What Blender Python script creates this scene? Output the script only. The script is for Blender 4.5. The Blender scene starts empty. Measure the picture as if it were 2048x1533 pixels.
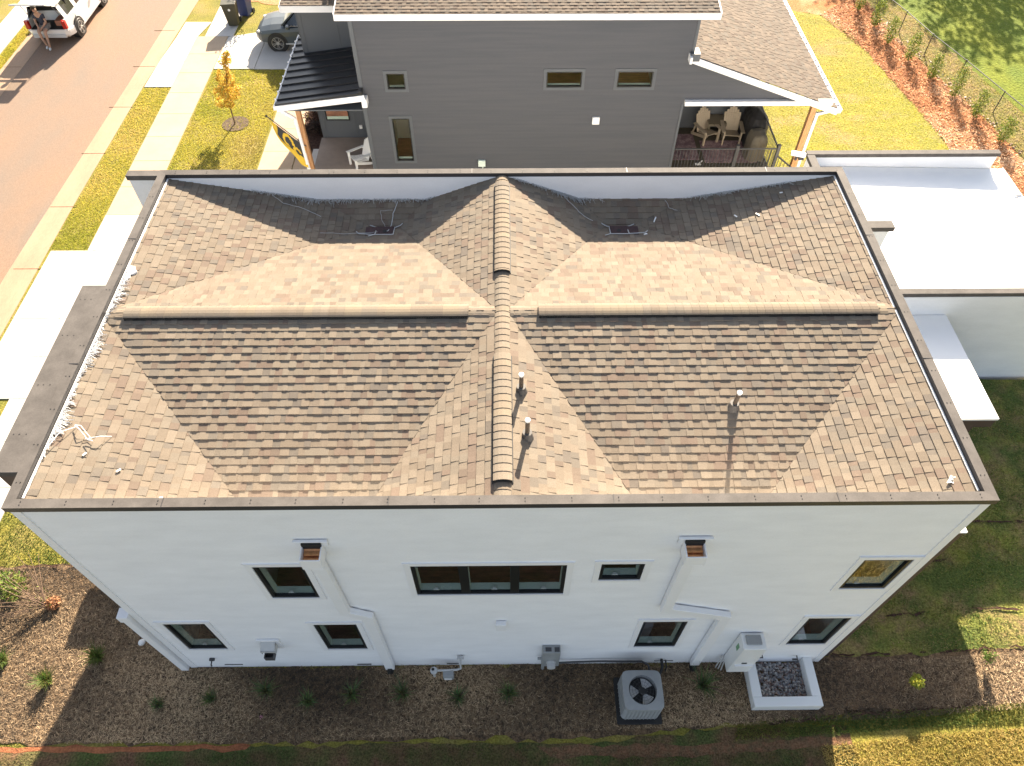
import bpy, math, random
import numpy as np
from mathutils import Vector, Matrix
R = math.radians
rnd = random.Random(7)
nr = np.random.RandomState(11)
sc = bpy.context.scene
C = sc.collection

# ------------------------------------------------------------ camera
cam = bpy.data.cameras.new('camera'); co = bpy.data.objects.new('camera', cam); C.objects.link(co)
yaw, pit, rol = 0.0112, 0.9130, 0.0020
cy, sy, cp, sp = math.cos(yaw), math.sin(yaw), math.cos(pit), math.sin(pit)
f = Vector((sy*cp, cy*cp, -sp)); r = Vector((cy, -sy, 0)); u = r.cross(f)
c_, s_ = math.cos(rol), math.sin(rol)
r2 = c_*r + s_*u; u2 = -s_*r + c_*u
M = Matrix((r2, u2, -f)).transposed().to_4x4(); M.translation = Vector((0.069, -4.666, 15.913))
co.matrix_world = M
cam.sensor_width = 36; cam.lens = 1447.25/2048*36; cam.clip_end = 600; cam.clip_start = .1
sc.camera = co

# ------------------------------------------------------------ light
TO_SUN = Vector((.44, 2.0, 1.0)).normalized()
w = bpy.data.worlds.new('World'); sc.world = w; w.use_nodes = True
nt = w.node_tree; nt.nodes.clear()
sk = nt.nodes.new('ShaderNodeTexSky'); sk.sky_type = 'NISHITA'; sk.sun_disc = False
sk.sun_elevation = math.asin(TO_SUN.z); sk.sun_rotation = math.atan2(TO_SUN.x, TO_SUN.y)
sk.air_density = 1.0; sk.dust_density = 2.0; sk.ozone_density = 1.0
bg = nt.nodes.new('ShaderNodeBackground'); bg.inputs['Strength'].default_value = 0.06
ow = nt.nodes.new('ShaderNodeOutputWorld')
hs = nt.nodes.new('ShaderNodeHueSaturation'); hs.inputs['Saturation'].default_value = .65
nt.links.new(sk.outputs[0], hs.inputs['Color']); nt.links.new(hs.outputs[0], bg.inputs[0]); nt.links.new(bg.outputs[0], ow.inputs[0])
sun = bpy.data.lights.new('sun', 'SUN'); so = bpy.data.objects.new('sun', sun); C.objects.link(so)
sun.energy = 5.0; sun.angle = R(.5); sun.color = (1.0, .86, .68)
so.rotation_euler = TO_SUN.to_track_quat('Z', 'Y').to_euler(); so.location = TO_SUN*60
sc.view_settings.view_transform = 'Standard'; sc.view_settings.look = 'None'
sc.view_settings.gamma = 1; sc.view_settings.use_curve_mapping = False
sc.view_settings.exposure = 2.16
sc.cycles.max_bounces = 8; sc.cycles.transparent_max_bounces = 12

# ------------------------------------------------------------ materials
MATS = {}
def mat(name, col, rough=.7, metal=0., var=0., scale=8., col2=None, bump=0., bscale=None, spec=.5,
        attr=None, stretch=None, detail=6, fine=0., fscale=120., col3=None, s3=.6, t3=(.45,.62), coat=0.):
    """procedural surface: base colour mixed by object-space noise, optional second patches, bump"""
    m = bpy.data.materials.new(name); m.use_nodes = True; n = m.node_tree; L = n.links
    b = n.nodes['Principled BSDF']
    b.inputs['Roughness'].default_value = rough; b.inputs['Metallic'].default_value = metal
    b.inputs['Specular IOR Level'].default_value = spec
    b.inputs['Coat Weight'].default_value = coat
    tc = n.nodes.new('ShaderNodeTexCoord'); vec = tc.outputs['Object']
    if stretch:
        mp = n.nodes.new('ShaderNodeMapping'); mp.inputs['Scale'].default_value = stretch
        L.new(vec, mp.inputs[0]); vec = mp.outputs[0]
    def noise(sc_, det=detail, rg=.6):
        t = n.nodes.new('ShaderNodeTexNoise'); t.inputs['Scale'].default_value = sc_
        t.inputs['Detail'].default_value = det; t.inputs['Roughness'].default_value = rg
        L.new(vec, t.inputs['Vector']); return t.outputs['Fac']
    def ramp(src, a, b_):
        mr = n.nodes.new('ShaderNodeMapRange'); mr.inputs[1].default_value = a; mr.inputs[2].default_value = b_
        L.new(src, mr.inputs[0]); return mr.outputs[0]
    def mix(fac, a, b_, mode='MIX'):
        x = n.nodes.new('ShaderNodeMix'); x.data_type = 'RGBA'; x.blend_type = mode
        if isinstance(fac, float): x.inputs[0].default_value = fac
        else: L.new(fac, x.inputs[0])
        for i, v in ((6, a), (7, b_)):
            if isinstance(v, tuple): x.inputs[i].default_value = (*v, 1)
            else: L.new(v, x.inputs[i])
        return x.outputs[2]
    cur = tuple(col)
    if attr:
        at = n.nodes.new('ShaderNodeAttribute'); at.attribute_name = attr; cur = at.outputs['Color']
    if col2 is not None:
        cur = mix(ramp(noise(scale), .38, .62), cur, tuple(col2))
    elif var and not attr:
        cur = mix(ramp(noise(scale), .3, .7), tuple(max(0, c*(1-var)) for c in col), tuple(min(1, c*(1+var)) for c in col))
    if col3 is not None:
        cur = mix(ramp(noise(s3, 4), *t3), cur, tuple(col3))
    if fine:
        g = ramp(noise(fscale, 2), .3, .7)
        mm = n.nodes.new('ShaderNodeMapRange'); L.new(g, mm.inputs[0]); mm.inputs[3].default_value = 1-fine; mm.inputs[4].default_value = 1+fine
        vm = n.nodes.new('ShaderNodeVectorMath'); vm.operation = 'SCALE'
        if isinstance(cur, tuple): vm.inputs[0].default_value = cur
        else: L.new(cur, vm.inputs[0])
        L.new(mm.outputs[0], vm.inputs['Scale']); cur = vm.outputs[0]
    if isinstance(cur, tuple): b.inputs['Base Color'].default_value = (*cur, 1)
    else: L.new(cur, b.inputs['Base Color'])
    if bump:
        bp = n.nodes.new('ShaderNodeBump'); bp.inputs['Strength'].default_value = 1; bp.inputs['Distance'].default_value = bump
        L.new(noise(bscale or scale*4, 4), bp.inputs['Height']); L.new(bp.outputs[0], b.inputs['Normal'])
    m.diffuse_color = (*col, 1); MATS[name] = m
    return m

def glassmat(name, tint=(.90,.94,.91), rough=.01):
    m = bpy.data.materials.new(name); m.use_nodes = True; n = m.node_tree; L = n.links; n.nodes.clear()
    o = n.nodes.new('ShaderNodeOutputMaterial'); mx = n.nodes.new('ShaderNodeMixShader')
    g = n.nodes.new('ShaderNodeBsdfGlossy'); g.inputs['Roughness'].default_value = rough
    t = n.nodes.new('ShaderNodeBsdfTransparent'); t.inputs['Color'].default_value = (*tint, 1)
    lw = n.nodes.new('ShaderNodeLayerWeight'); lw.inputs['Blend'].default_value = .5; pw = n.nodes.new('ShaderNodeMath'); pw.operation = 'POWER'; pw.inputs[1].default_value = 4.0; fr = n.nodes.new('ShaderNodeMath'); fr.operation = 'MULTIPLY_ADD'; fr.inputs[1].default_value = 1.1; fr.inputs[2].default_value = .09; fr.use_clamp = True
    L.new(lw.outputs['Facing'], pw.inputs[0]); L.new(pw.outputs[0], fr.inputs[0])
    L.new(fr.outputs[0], mx.inputs[0]); L.new(t.outputs[0], mx.inputs[1]); L.new(g.outputs[0], mx.inputs[2])
    L.new(mx.outputs[0], o.inputs[0]); return m

m_white = mat('white_siding', (.87,.87,.88), .6, var=.045, scale=1.1, stretch=(1,1,3), fine=.03, fscale=30)
m_whitetrim = mat('white_trim', (.85,.85,.86), .5, var=.02, scale=3)
m_membrane = mat('white_membrane', (.86,.86,.85), .5, var=.03, scale=.8)
m_cap = mat('bronze_coping', (.105,.095,.087), .75, metal=.0, var=.22, scale=3.5, fine=.10, fscale=60, detail=8, spec=.2)
m_capdark = mat('bronze_fascia', (.045,.042,.042), .5)
m_brown = mat('dark_brown_cladding', (.075,.05,.045), .6, var=.1, scale=4)
m_shingle = mat('asphalt_shingle', (.3,.24,.18), .92, attr='tone', fine=.22, fscale=110, col3=(.14,.12,.10), s3=.9, t3=(.62,.8), spec=.2)
m_shadowmesh = mat('black_plastic_vent', (.015,.015,.015), .7)
m_screw = mat('screw', (.03,.028,.026), .5)
m_copper = mat('copper', (.85,.42,.20), .35, metal=.7, var=.25, scale=12)
m_blackframe = mat('black_frame', (.012,.013,.014), .35)
m_glass = glassmat('window_glass')
m_sill = mat('interior_sill', (.62,.72,.66), .5)
m_floorwood = mat('interior_floor', (.45,.19,.12), .5, var=.35, scale=3, stretch=(1,5,1))  # red, bright tone stands in for the reddish reflections in the panes
m_intwall = mat('interior_wall', (.62,.60,.57), .8)
m_grey = mat('grey_painted_metal', (.30,.31,.31), .45, var=.08, scale=6)
m_lgrey = mat('light_grey_metal', (.50,.50,.49), .45, var=.06, scale=9)
m_dkgrey = mat('dark_grey_metal', (.06,.06,.065), .5)
m_black = mat('black_rubber', (.018,.018,.018), .6)
m_conc = mat('concrete_new', (.50,.475,.44), .85, var=.06, scale=1.3, fine=.06, fscale=40, bump=.002, bscale=60, col3=(.46,.42,.36), s3=.5, t3=(.55,.8))
m_concold = mat('concrete_clay_stained', (.42,.31,.21), .85, var=.10, scale=1.0, fine=.06, fscale=40, bump=.002, bscale=60)
m_gutter = mat('gutter_concrete_clay', (.36,.235,.15), .85, var=.12, scale=1.4, stretch=(1,.3,1), fine=.08, fscale=30, bump=.003, bscale=40)
m_asph = mat('asphalt_clay_dusted', (.222,.142,.094), .9, col2=(.180,.137,.105), scale=.35, stretch=(1,.35,1), fine=.14, fscale=35, bump=.004, bscale=50, col3=(.27,.155,.09), s3=.22, t3=(.5,.7))
m_lawn = mat('lawn', (.25,.215,.045), .9, col2=(.17,.165,.035), scale=2.2, fine=.38, fscale=22, bump=.05, bscale=18, col3=(.30,.23,.085), s3=.55, t3=(.48,.7), spec=.1)
m_turf2 = mat('patchy_turf', (.22,.23,.05), .9, col2=(.23,.165,.08), scale=1.6, fine=.4, fscale=24, bump=.05, bscale=18, col3=(.10,.13,.035), s3=.9, t3=(.45,.6), spec=.1)
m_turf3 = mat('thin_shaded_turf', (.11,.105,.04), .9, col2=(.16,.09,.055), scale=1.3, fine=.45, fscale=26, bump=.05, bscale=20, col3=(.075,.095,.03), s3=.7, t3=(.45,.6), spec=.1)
m_lawnback = mat('back_lawn', (.30,.265,.05), .9, col2=(.23,.22,.045), scale=1.1, stretch=(1,1.6,1), fine=.3, fscale=16, bump=.06, bscale=12, col3=(.30,.235,.11), s3=.45, t3=(.5,.72), spec=.1)
m_field = mat('field_grass', (.16,.185,.02), .9, col2=(.11,.15,.02), scale=.5, fine=.25, fscale=9, bump=.06, bscale=9, spec=.1)
m_weeds = mat('weedy_slope', (.26,.19,.085), .9, col2=(.17,.165,.05), scale=1.3, fine=.3, fscale=14, bump=.08, bscale=9, spec=.1)
m_soil = mat('red_clay', (.34,.13,.06), .95, col2=(.26,.10,.05), scale=3, fine=.25, fscale=25, bump=.03, bscale=20, spec=.1)
m_dirt = mat('bare_dirt', (.20,.105,.06), .95, col2=(.13,.09,.05), scale=7, fine=.4, fscale=30, bump=.04, bscale=24, spec=.1)
m_strawbase = mat('straw_mulch', (.22,.145,.085), .95, col2=(.08,.058,.040), scale=9, fine=.5, fscale=38, bump=.05, bscale=30, col3=(.30,.19,.10), s3=.9, t3=(.55,.8), spec=.1)
m_orangemulch = mat('orange_mulch', (.50,.21,.085), .95, col2=(.36,.16,.065), scale=7, fine=.4, fscale=26, bump=.06, bscale=16, col3=(.48,.30,.16), s3=.8, t3=(.5,.7), spec=.1)
m_darkmulch = mat('dark_mulch', (.07,.04,.03), .95, var=.5, scale=14, bump=.06, bscale=22, spec=.1)
m_straw = mat('straw', (.3,.2,.1), .8, attr='tone', spec=.2)
m_blade = mat('grass_blade', (.2,.2,.05), .8, attr='tone', spec=.15)
m_leaf = mat('shrub_leaf', (.06,.10,.03), .7, attr='tone', spec=.3)
m_bark = mat('bark', (.14,.09,.06), .9, var=.3, scale=20)
m_stone = mat('river_rock', (.3,.3,.3), .6, attr='tone', spec=.4)
m_gsiding = mat('grey_siding', (.062,.067,.080), .75, col2=(.073,.076,.088), scale=1.2, stretch=(.35,.35,9), fine=.07, fscale=30, detail=8)
m_gtrim = mat('slate_trim', (.085,.095,.11), .6)
m_metalroof = mat('black_metal_roof', (.022,.022,.024), .38, spec=.5)
m_wood = mat('cedar_post', (.42,.22,.10), .7, var=.25, scale=5, stretch=(6,6,.6))
m_porch = mat('porch_concrete', (.25,.20,.165), .8, var=.14, scale=1.6, fine=.05, fscale=30)
m_deck = mat('deck_boards', (.075,.065,.045), .8, var=.2, scale=2, stretch=(1,14,1))
m_rug = mat('patterned_rug', (.30,.21,.22), .95, col2=(.16,.10,.115), scale=5.5, fine=.35, fscale=32)
m_adir = mat('tan_poly_lumber', (.36,.30,.22), .6, var=.05, scale=6)
m_adird = mat('brown_poly_lumber', (.15,.125,.085), .6, var=.05, scale=6)
m_cover = mat('black_cover', (.018,.018,.02), .75, bump=.02, bscale=9)
m_cover2 = mat('olive_cover', (.115,.10,.075), .7, bump=.015, bscale=9)
m_pvc = mat('pvc_white', (.8,.8,.78), .4)
m_pipe = mat('aged_pipe', (.10,.075,.055), .5, var=.3, scale=20)
m_lead = mat('rubber_boot', (.10,.09,.08), .6)
m_yellow = mat('flag_gold', (.72,.47,.04), .7)
m_flagblk = mat('flag_black', (.04,.04,.042), .7)
m_carw = mat('pearl_white_paint', (.72,.70,.66), .25, coat=.6)
m_carg = mat('slate_car_paint', (.065,.08,.09), .4, metal=.1, coat=.3)
m_carglass = mat('car_glass', (.02,.022,.024), .06, spec=.8)
m_shield = mat('windscreen', (.10,.13,.13), .05, spec=.9)
m_red = mat('tail_lamp', (.42,.03,.02), .25)
m_alloy = mat('alloy_wheel', (.55,.53,.50), .35, metal=.5)
m_skin = mat('skin', (.42,.25,.17), .6)
m_shirt = mat('dark_shirt', (.035,.04,.06), .85)
m_shorts = mat('khaki_shorts', (.20,.19,.18), .85)
m_sock = mat('white_shoe', (.6,.62,.63), .7)
m_hair = mat('hair', (.05,.035,.025), .8)
m_binbrown = mat('dark_olive_bin', (.055,.05,.03), .5)
m_binblue = mat('blue_bin', (.03,.05,.18), .45)

def translucent(m, k):
    n = m.node_tree; b = n.nodes['Principled BSDF']; o = n.nodes['Material Output']
    t = n.nodes.new('ShaderNodeBsdfTranslucent'); x = n.nodes.new('ShaderNodeMixShader'); x.inputs[0].default_value = k
    at = n.nodes.new('ShaderNodeAttribute'); at.attribute_name = 'tone'
    n.links.new(at.outputs['Color'], t.inputs[0]); n.links.new(b.outputs[0], x.inputs[1]); n.links.new(t.outputs[0], x.inputs[2]); n.links.new(x.outputs[0], o.inputs[0])
translucent(m_blade, .45); translucent(m_leaf, .35)

# ------------------------------------------------------------ mesh helpers
class MB:
    def __init__(s): s.v = []; s.f = []; s.c = []; s.mi = []; s.cur = 0; s.col = (1,1,1)
    def poly(s, pts, col=None):
        i = len(s.v); s.v += [tuple(p) for p in pts]; s.f.append(tuple(range(i, i+len(pts)))); s.c.append(col or s.col); s.mi.append(s.cur)
    def faces(s, pts, fs, col=None):
        i = len(s.v); s.v += [tuple(p) for p in pts]
        for q in fs: s.f.append(tuple(i+k for k in q)); s.c.append(col or s.col); s.mi.append(s.cur)
    def box(s, x0, x1, y0, y1, z0, z1, col=None):
        p = [(x0,y0,z0),(x1,y0,z0),(x1,y1,z0),(x0,y1,z0),(x0,y0,z1),(x1,y0,z1),(x1,y1,z1),(x0,y1,z1)]
        s.faces(p, [(0,3,2,1),(4,5,6,7),(0,1,5,4),(1,2,6,5),(2,3,7,6),(3,0,4,7)], col)
    def obox(s, c, sz, M3=None, col=None, taper=1):
        sx, sy_, sz_ = [k/2 for k in sz]; p = []
        for z, t in ((-sz_, 1), (sz_, taper)):
            for x, y in ((-sx,-sy_),(sx,-sy_),(sx,sy_),(-sx,sy_)):
                q = Vector((x*t, y*t, z)); q = M3 @ q if M3 else q; p.append(Vector(c)+q)
        s.faces(p, [(0,3,2,1),(4,5,6,7),(0,1,5,4),(1,2,6,5),(2,3,7,6),(3,0,4,7)], col)
    def bar(s, a, b, wd, ht=None, up=(0,0,1), col=None):
        a, b = Vector(a), Vector(b); d = (b-a); L = d.length; d.normalize(); up = Vector(up)
        if abs(d.dot(up)) > .98: up = Vector((0,1,0))
        sd = d.cross(up).normalized(); u3 = sd.cross(d)
        s.obox((a+b)/2, (L, wd, ht or wd), Matrix((d, u3.cross(d), u3)).transposed(), col)
    def tube(s, pts, r0, n=8, r1=None, caps=True, col=None):
        pts = [Vector(p) for p in pts]; m = len(pts); base = len(s.v); ref = None
        for i, p in enumerate(pts):
            d = (pts[min(i+1,m-1)]-pts[max(i-1,0)]).normalized()
            a = Vector((0,0,1)) if abs(d.z) < .9 else Vector((1,0,0))
            if ref is not None: a = ref
            e1 = (a - d*a.dot(d)).normalized(); ref = e1; e2 = d.cross(e1)
            rr = r0 if r1 is None else (r0[i] if isinstance(r0, list) else r0+(r1-r0)*i/(m-1))
            for k in range(n):
                t = 2*math.pi*k/n; s.v.append(tuple(p+e1*math.cos(t)*rr+e2*math.sin(t)*rr))
        for i in range(m-1):
            for k in range(n):
                s.f.append((base+i*n+k, base+i*n+(k+1)%n, base+(i+1)*n+(k+1)%n, base+(i+1)*n+k)); s.c.append(col or s.col); s.mi.append(s.cur)
        if caps:
            s.f.append(tuple(base+k for k in range(n))[::-1]); s.c.append(col or s.col); s.mi.append(s.cur)
            s.f.append(tuple(base+(m-1)*n+k for k in range(n))); s.c.append(col or s.col); s.mi.append(s.cur)
    def cone(s, x, y, z0, z1, r0, r1, n=16, col=None):
        s.tube([(x,y,z0),(x,y,z1)], r0, n, r1, True, col)
    def prism(s, pts, z0, z1, col=None):
        n = len(pts)
        s.poly([(p[0],p[1],z1) for p in pts], col); s.poly([(p[0],p[1],z0) for p in pts][::-1], col)
        for i in range(n):
            a, b = pts[i], pts[(i+1)%n]; s.poly([(a[0],a[1],z0),(b[0],b[1],z0),(b[0],b[1],z1),(a[0],a[1],z1)], col)
    def sweep(s, prof, axis, a, b, col=None, caps=True):
        """profile (u,z) swept along x or y from a to b"""
        n = len(prof)
        mk = (lambda t, p: (t, p[0], p[1])) if axis == 'x' else (lambda t, p: (p[0], t, p[1]))
        A = [mk(a, p) for p in prof]; B = [mk(b, p) for p in prof]
        for i in range(n):
            j = (i+1) % n; s.poly([A[i], A[j], B[j], B[i]], col)
        if caps: s.poly(A[::-1], col); s.poly(B, col)
    def build(s, name, m, parent=None, bevel=0, smooth=False, seg=2, tones=False):
        me = bpy.data.meshes.new(name); me.from_pydata(s.v, [], s.f)
        ms = m if isinstance(m, (list, tuple)) else [m]
        for q in ms: me.materials.append(q)
        if len(ms) > 1: me.polygons.foreach_set('material_index', s.mi)
        if tones:
            ca = me.color_attributes.new('tone', 'FLOAT_COLOR', 'CORNER'); arr = []
            for fc, c in zip(s.f, s.c): arr += [c[0], c[1], c[2], 1.]*len(fc)
            ca.data.foreach_set('color', arr)
        if smooth: me.polygons.foreach_set('use_smooth', [True]*len(s.f))
        me.update()
        o = bpy.data.objects.new(name, me); C.objects.link(o)
        if parent: o.parent = parent
        if bevel:
            import bmesh
            bm = bmesh.new(); bm.from_mesh(me); bmesh.ops.remove_doubles(bm, verts=bm.verts, dist=1e-5)
            bmesh.ops.recalc_face_normals(bm, faces=bm.faces); bm.to_mesh(me); bm.free()
            md = o.modifiers.new('bevel', 'BEVEL'); md.width = bevel; md.segments = seg; md.limit_method = 'ANGLE'; md.angle_limit = R(35)
        return o
def tag(o, label=None, cat=None, group=None, kind=None):
    if label: o['label'] = label
    if cat: o['category'] = cat
    if group: o['group'] = group
    if kind: o['kind'] = kind
    return o
def empty(name, loc, label, cat, group=None, rz=0):
    o = bpy.data.objects.new(name, None); C.objects.link(o); o.location = loc; o.rotation_euler = (0,0,rz); o.empty_display_size = .2
    return tag(o, label, cat, group)
def kids(o): return [c for c in C.objects if c.parent == o]
def copy_tree(o, parent=None):
    c = o.copy(); C.objects.link(c)
    if parent: c.parent = parent
    for k in kids(o):
        if k is not c: copy_tree(k, c)
    return c
def lead(o, p):  # parent a world-space mesh below an empty placed at its base
    o.parent = p; o.matrix_parent_inverse = Matrix.Translation(-Vector(p.location)) if p.rotation_euler.z == 0 else p.matrix_world.inverted()
    return o

def fast_mesh(name, V, F, cols, m, parent=None, kind=None, label=None, cat=None):
    """V (n,3), F (m,k) uniform faces, cols (m,3)"""
    me = bpy.data.meshes.new(name); k = F.shape[1]
    me.vertices.add(len(V)); me.vertices.foreach_set('co', V.astype(np.float32).ravel())
    me.loops.add(F.size); me.loops.foreach_set('vertex_index', F.astype(np.int32).ravel())
    me.polygons.add(len(F)); me.polygons.foreach_set('loop_start', np.arange(0, F.size, k, dtype=np.int32))
    me.polygons.foreach_set('loop_total', np.full(len(F), k, dtype=np.int32))
    ca = me.color_attributes.new('tone', 'FLOAT_COLOR', 'CORNER')
    cc = np.ones((len(F), k, 4), dtype=np.float32); cc[:, :, :3] = cols[:, None, :]
    ca.data.foreach_set('color', cc.ravel()); me.update(calc_edges=True); me.validate()
    me.materials.append(m)
    o = bpy.data.objects.new(name, me); C.objects.link(o)
    if parent: o.parent = parent
    return tag(o, label, cat, None, kind)

# noise helper for organic densities / borders
_ph = nr.rand(24)*6.28; _dr = nr.randn(24, 2)
def fnoise(x, y, s=1.):
    t = 0
    for i in range(12):
        k = (i//3+1)
        t = t + math.cos(1)*0 + np.sin((_dr[i,0]*x+_dr[i,1]*y)*s*k+_ph[i])/k
    return t/3.2

def wobble(pts, amp=.05, step=.25, seed=0):
    """make a polygon's border irregular"""
    rr = random.Random(seed); out = []; n = len(pts)
    for i in range(n):
        a, b = Vector(pts[i]), Vector(pts[(i+1) % n]); L = (b-a).length; k = max(1, int(L/step))
        nn = Vector((-(b-a).y, (b-a).x)).normalized()
        for j in range(k):
            p = a+(b-a)*j/k; out.append(tuple(p+nn*rr.gauss(0, amp)) if j else tuple(p+nn*rr.gauss(0, amp*.3)))
    return out
def sheet(name, pts, z, m, label=None, cat=None, kind='structure', amp=0, seed=0, thick=0):
    b = MB(); q = wobble(pts, amp, .22, seed) if amp else pts
    if thick: b.prism(q, z-thick, z)
    else: b.poly([(p[0], p[1], z) for p in q])
    o = b.build(name, m); return tag(o, label, cat, None, kind)

# ------------------------------------------------------------ GROUND
sheet('ground', [(-90,-60),(90,-60),(90,130),(-90,130)], 0, m_lawn)
# street and gutters (straight in plan, running away from the camera)
sheet('street', [(-20.1,-60),(-15.45,-60),(-15.6,12),(-15.2,24),(-15.0,32),(-14.7,125),(-20.1,125)], .006, m_asph)
sheet('gutter', [(-15.52,-60),(-14.5,-60),(-14.72,12),(-14.72,16),(-14.6,23),(-14.2,32),(-13.9,125),(-14.75,125),(-15.05,32),(-15.25,24),(-15.62,12)], .012, m_gutter)
sheet('gutter', [(-20.95,-60),(-20.1,-60),(-20.1,125),(-20.95,125)], .012, m_gutter)
# slabs with open joints
def slabs(name, x0, x1, y0, y1, nx, ny, m, z=.03, gap=.012, label=None):
    b = MB()
    for i in range(nx):
        for j in range(ny):
            a = x0+(x1-x0)*i/nx; c = x0+(x1-x0)*(i+1)/nx; d = y0+(y1-y0)*j/ny; e = y0+(y1-y0)*(j+1)/ny
            b.box(a+gap/2, c-gap/2, d+gap/2, e-gap/2, -.05, z)
    o = b.build(name, m, bevel=.004, seg=1); tag(o, label, None, None, 'structure'); return o
slabs('sidewalk', -13.45, -12.1, 14.9, 27.0, 1, 8, m_concold)
slabs('sidewalk', -13.45, -12.1, 13.13, 14.9, 1, 1, m_conc)
slabs('sidewalk', -13.12, -11.88, 27.0, 48, 1, 14, m_conc)
slabs('sidewalk', -13.5, -12.2, -8.0, 7.18, 1, 11, m_conc)
slabs('sidewalk', -22.6, -21.5, -20, 60, 1, 54, m_conc)
slabs('driveway', -14.62, -7.7, 7.18, 13.13, 5, 4, m_conc)
b = MB()
for q in ([(-14.55,22.9),(-13.46,22.9),(-13.46,24.9),(-14.5,24.9)],[(-14.5,24.92),(-13.46,24.92),(-13.46,26.9),(-14.35,26.9)],[(-14.35,26.92),(-13.46,26.92),(-13.14,28.3),(-14.3,28.3)],
          [(-12.08,24.28),(-10.4,24.28),(-10.4,27.5),(-12.08,26.95)],[(-10.38,24.26),(-8.2,24.22),(-8.2,28.2),(-10.38,27.55)],[(-8.18,24.22),(-5.4,24.22),(-5.4,28.4),(-8.18,28.2)]):
    b.prism(q, -.05, .028)
tag(b.build('driveway', m_conc, bevel=.004, seg=1), None, None, None, 'structure')
slabs('front_walk', -8.85, -7.62, 15.6, 24.2, 1, 6, m_concold)
slabs('front_walk', -7.6, -7.0, 15.6, 18.2, 1, 2, m_concold)
# beds and soils
bed = [(-12.5,2.28),(-6.7,2.5),(-6.7,.02),(6.7,.02),(6.75,.12),(13,.1),(13,-.92),(9.6,-.93),(6.6,-1.06),(4.7,-1.2),(2.0,-1.42),(-5.1,-1.46),(-10.2,-1.42),(-13,-1.38)]
sheet('mulch_bed', bed, .014, m_strawbase, amp=.035, seed=3)
sheet('red_clay_strip', [(-13,-1.46),(-10,-1.48),(-7,-1.50),(-5.1,-1.50),(-5.2,-1.58),(-7,-1.60),(-10,-1.58),(-13,-1.6)], .009, m_soil, amp=.02, seed=5)
sheet('bare_soil', [(.6,-1.56),(4.6,-1.56),(8.6,-1.32),(8.7,-1.42),(6.6,-1.62),(3.0,-1.80),(.9,-1.74)], .009, m_dirt, amp=.025, seed=6)
sheet('mulch_bed', [(-7.6,18.25),(-6.75,18.25),(-6.75,23.9),(-7.6,23.9)], .012, m_darkmulch, amp=.02, seed=7)
sheet('back_lawn', [(8,9),(16.4,9),(16.52,18.8),(16.44,20.7),(16.05,22.5),(15.7,25.25),(15.25,28.1),(14.5,28.8),(13.1,29.3),(5,29.6),(5,16)], .008, m_lawnback, amp=.05, seed=8)
sheet('mulch_slope', [(16.4,9),(16.52,18.8),(16.44,20.7),(16.05,22.5),(15.7,25.25),(15.25,28.1),(14.5,28.8),(13.1,29.3),(5,29.6),(5,40),(16.5,40),(17.0,28.6),(17.5,25.4),(18.0,23.3),(18.6,20.6),(18.9,18.4),(20.2,9)], .009, m_orangemulch, amp=.06, seed=9)
sheet('weedy_slope', [(20.2,9),(18.9,18.4),(18.6,20.6),(18.0,23.3),(17.5,25.4),(17.0,28.6),(16.5,40),(17.6,40),(18.5,29),(19.4,24.6),(20.4,20.5),(22.6,9)], .010, m_weeds, amp=.12, seed=10)
sheet('field', [(22.6,9),(20.4,20.5),(19.4,24.6),(18.5,29),(17.6,40),(17.2,90),(80,90),(80,9)], .007, m_field)
sheet('mulch_bed', [(-13.0,30.6),(-5,28.5),(-5,42),(-13.0,42)], .011, m_orangemulch, amp=.05, seed=12)

def rise(x, y):
    S = lambda t: np.clip(t, 0, 1)**2*(3-2*np.clip(t, 0, 1))
    return .42*S((x-8.0)/3.0)*S((y+7)/4.5)
def strip(name, y0, y1, m, z, x0=6.95, x1=24, ny=8, seed=0, amp=.03):
    rr = random.Random(seed); nx = 70; b = MB(); e0 = [rr.gauss(0, amp) for _ in range(nx)]; e1 = [rr.gauss(0, amp) for _ in range(nx)]
    for i in range(nx):
        for j in range(ny):
            x = x0+(x1-x0)*i/(nx-1); t = j/(ny-1); y = y0+(y1-y0)*t+(e0[i] if j == 0 else e1[i] if j == ny-1 else 0)
            b.v.append((x, y, float(rise(x, y))+z))
    b.f = [(i*ny+j, (i+1)*ny+j, (i+1)*ny+j+1, i*ny+j+1) for i in range(nx-1) for j in range(ny-1)]; b.c = [(1,1,1)]*len(b.f); b.mi = [0]*len(b.f)
    tag(b.build(name, m, smooth=True), None, None, None, 'structure')
strip('lawn', .10, 7.3, m_turf2, .012, ny=16, amp=.01)
strip('mulch_bed', -.94, .14, m_strawbase, .018, seed=2)
strip('lawn', -1.34, -.90, m_lawn, .014, seed=3, amp=.02)
strip('lawn', -9, -1.30, m_lawn, .012, ny=24, amp=.01)
def inpoly(x, y, poly):
    c = np.zeros(len(x), bool); n = len(poly)
    for i in range(n):
        x1, y1 = poly[i]; x2, y2 = poly[(i+1) % n]
        t = ((y1 > y) != (y2 > y)) & (x < (x2-x1)*(y-y1)/(y2-y1+1e-12)+x1); c ^= t
    return c
def scatter(poly, n, excl=()):
    xs = [p[0] for p in poly]; ys = [p[1] for p in poly]
    x = nr.uniform(min(xs), max(xs), n); y = nr.uniform(min(ys), max(ys), n); k = inpoly(x, y, poly)
    for e in excl: k &= ~inpoly(x, y, e)
    return x[k], y[k]
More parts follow.
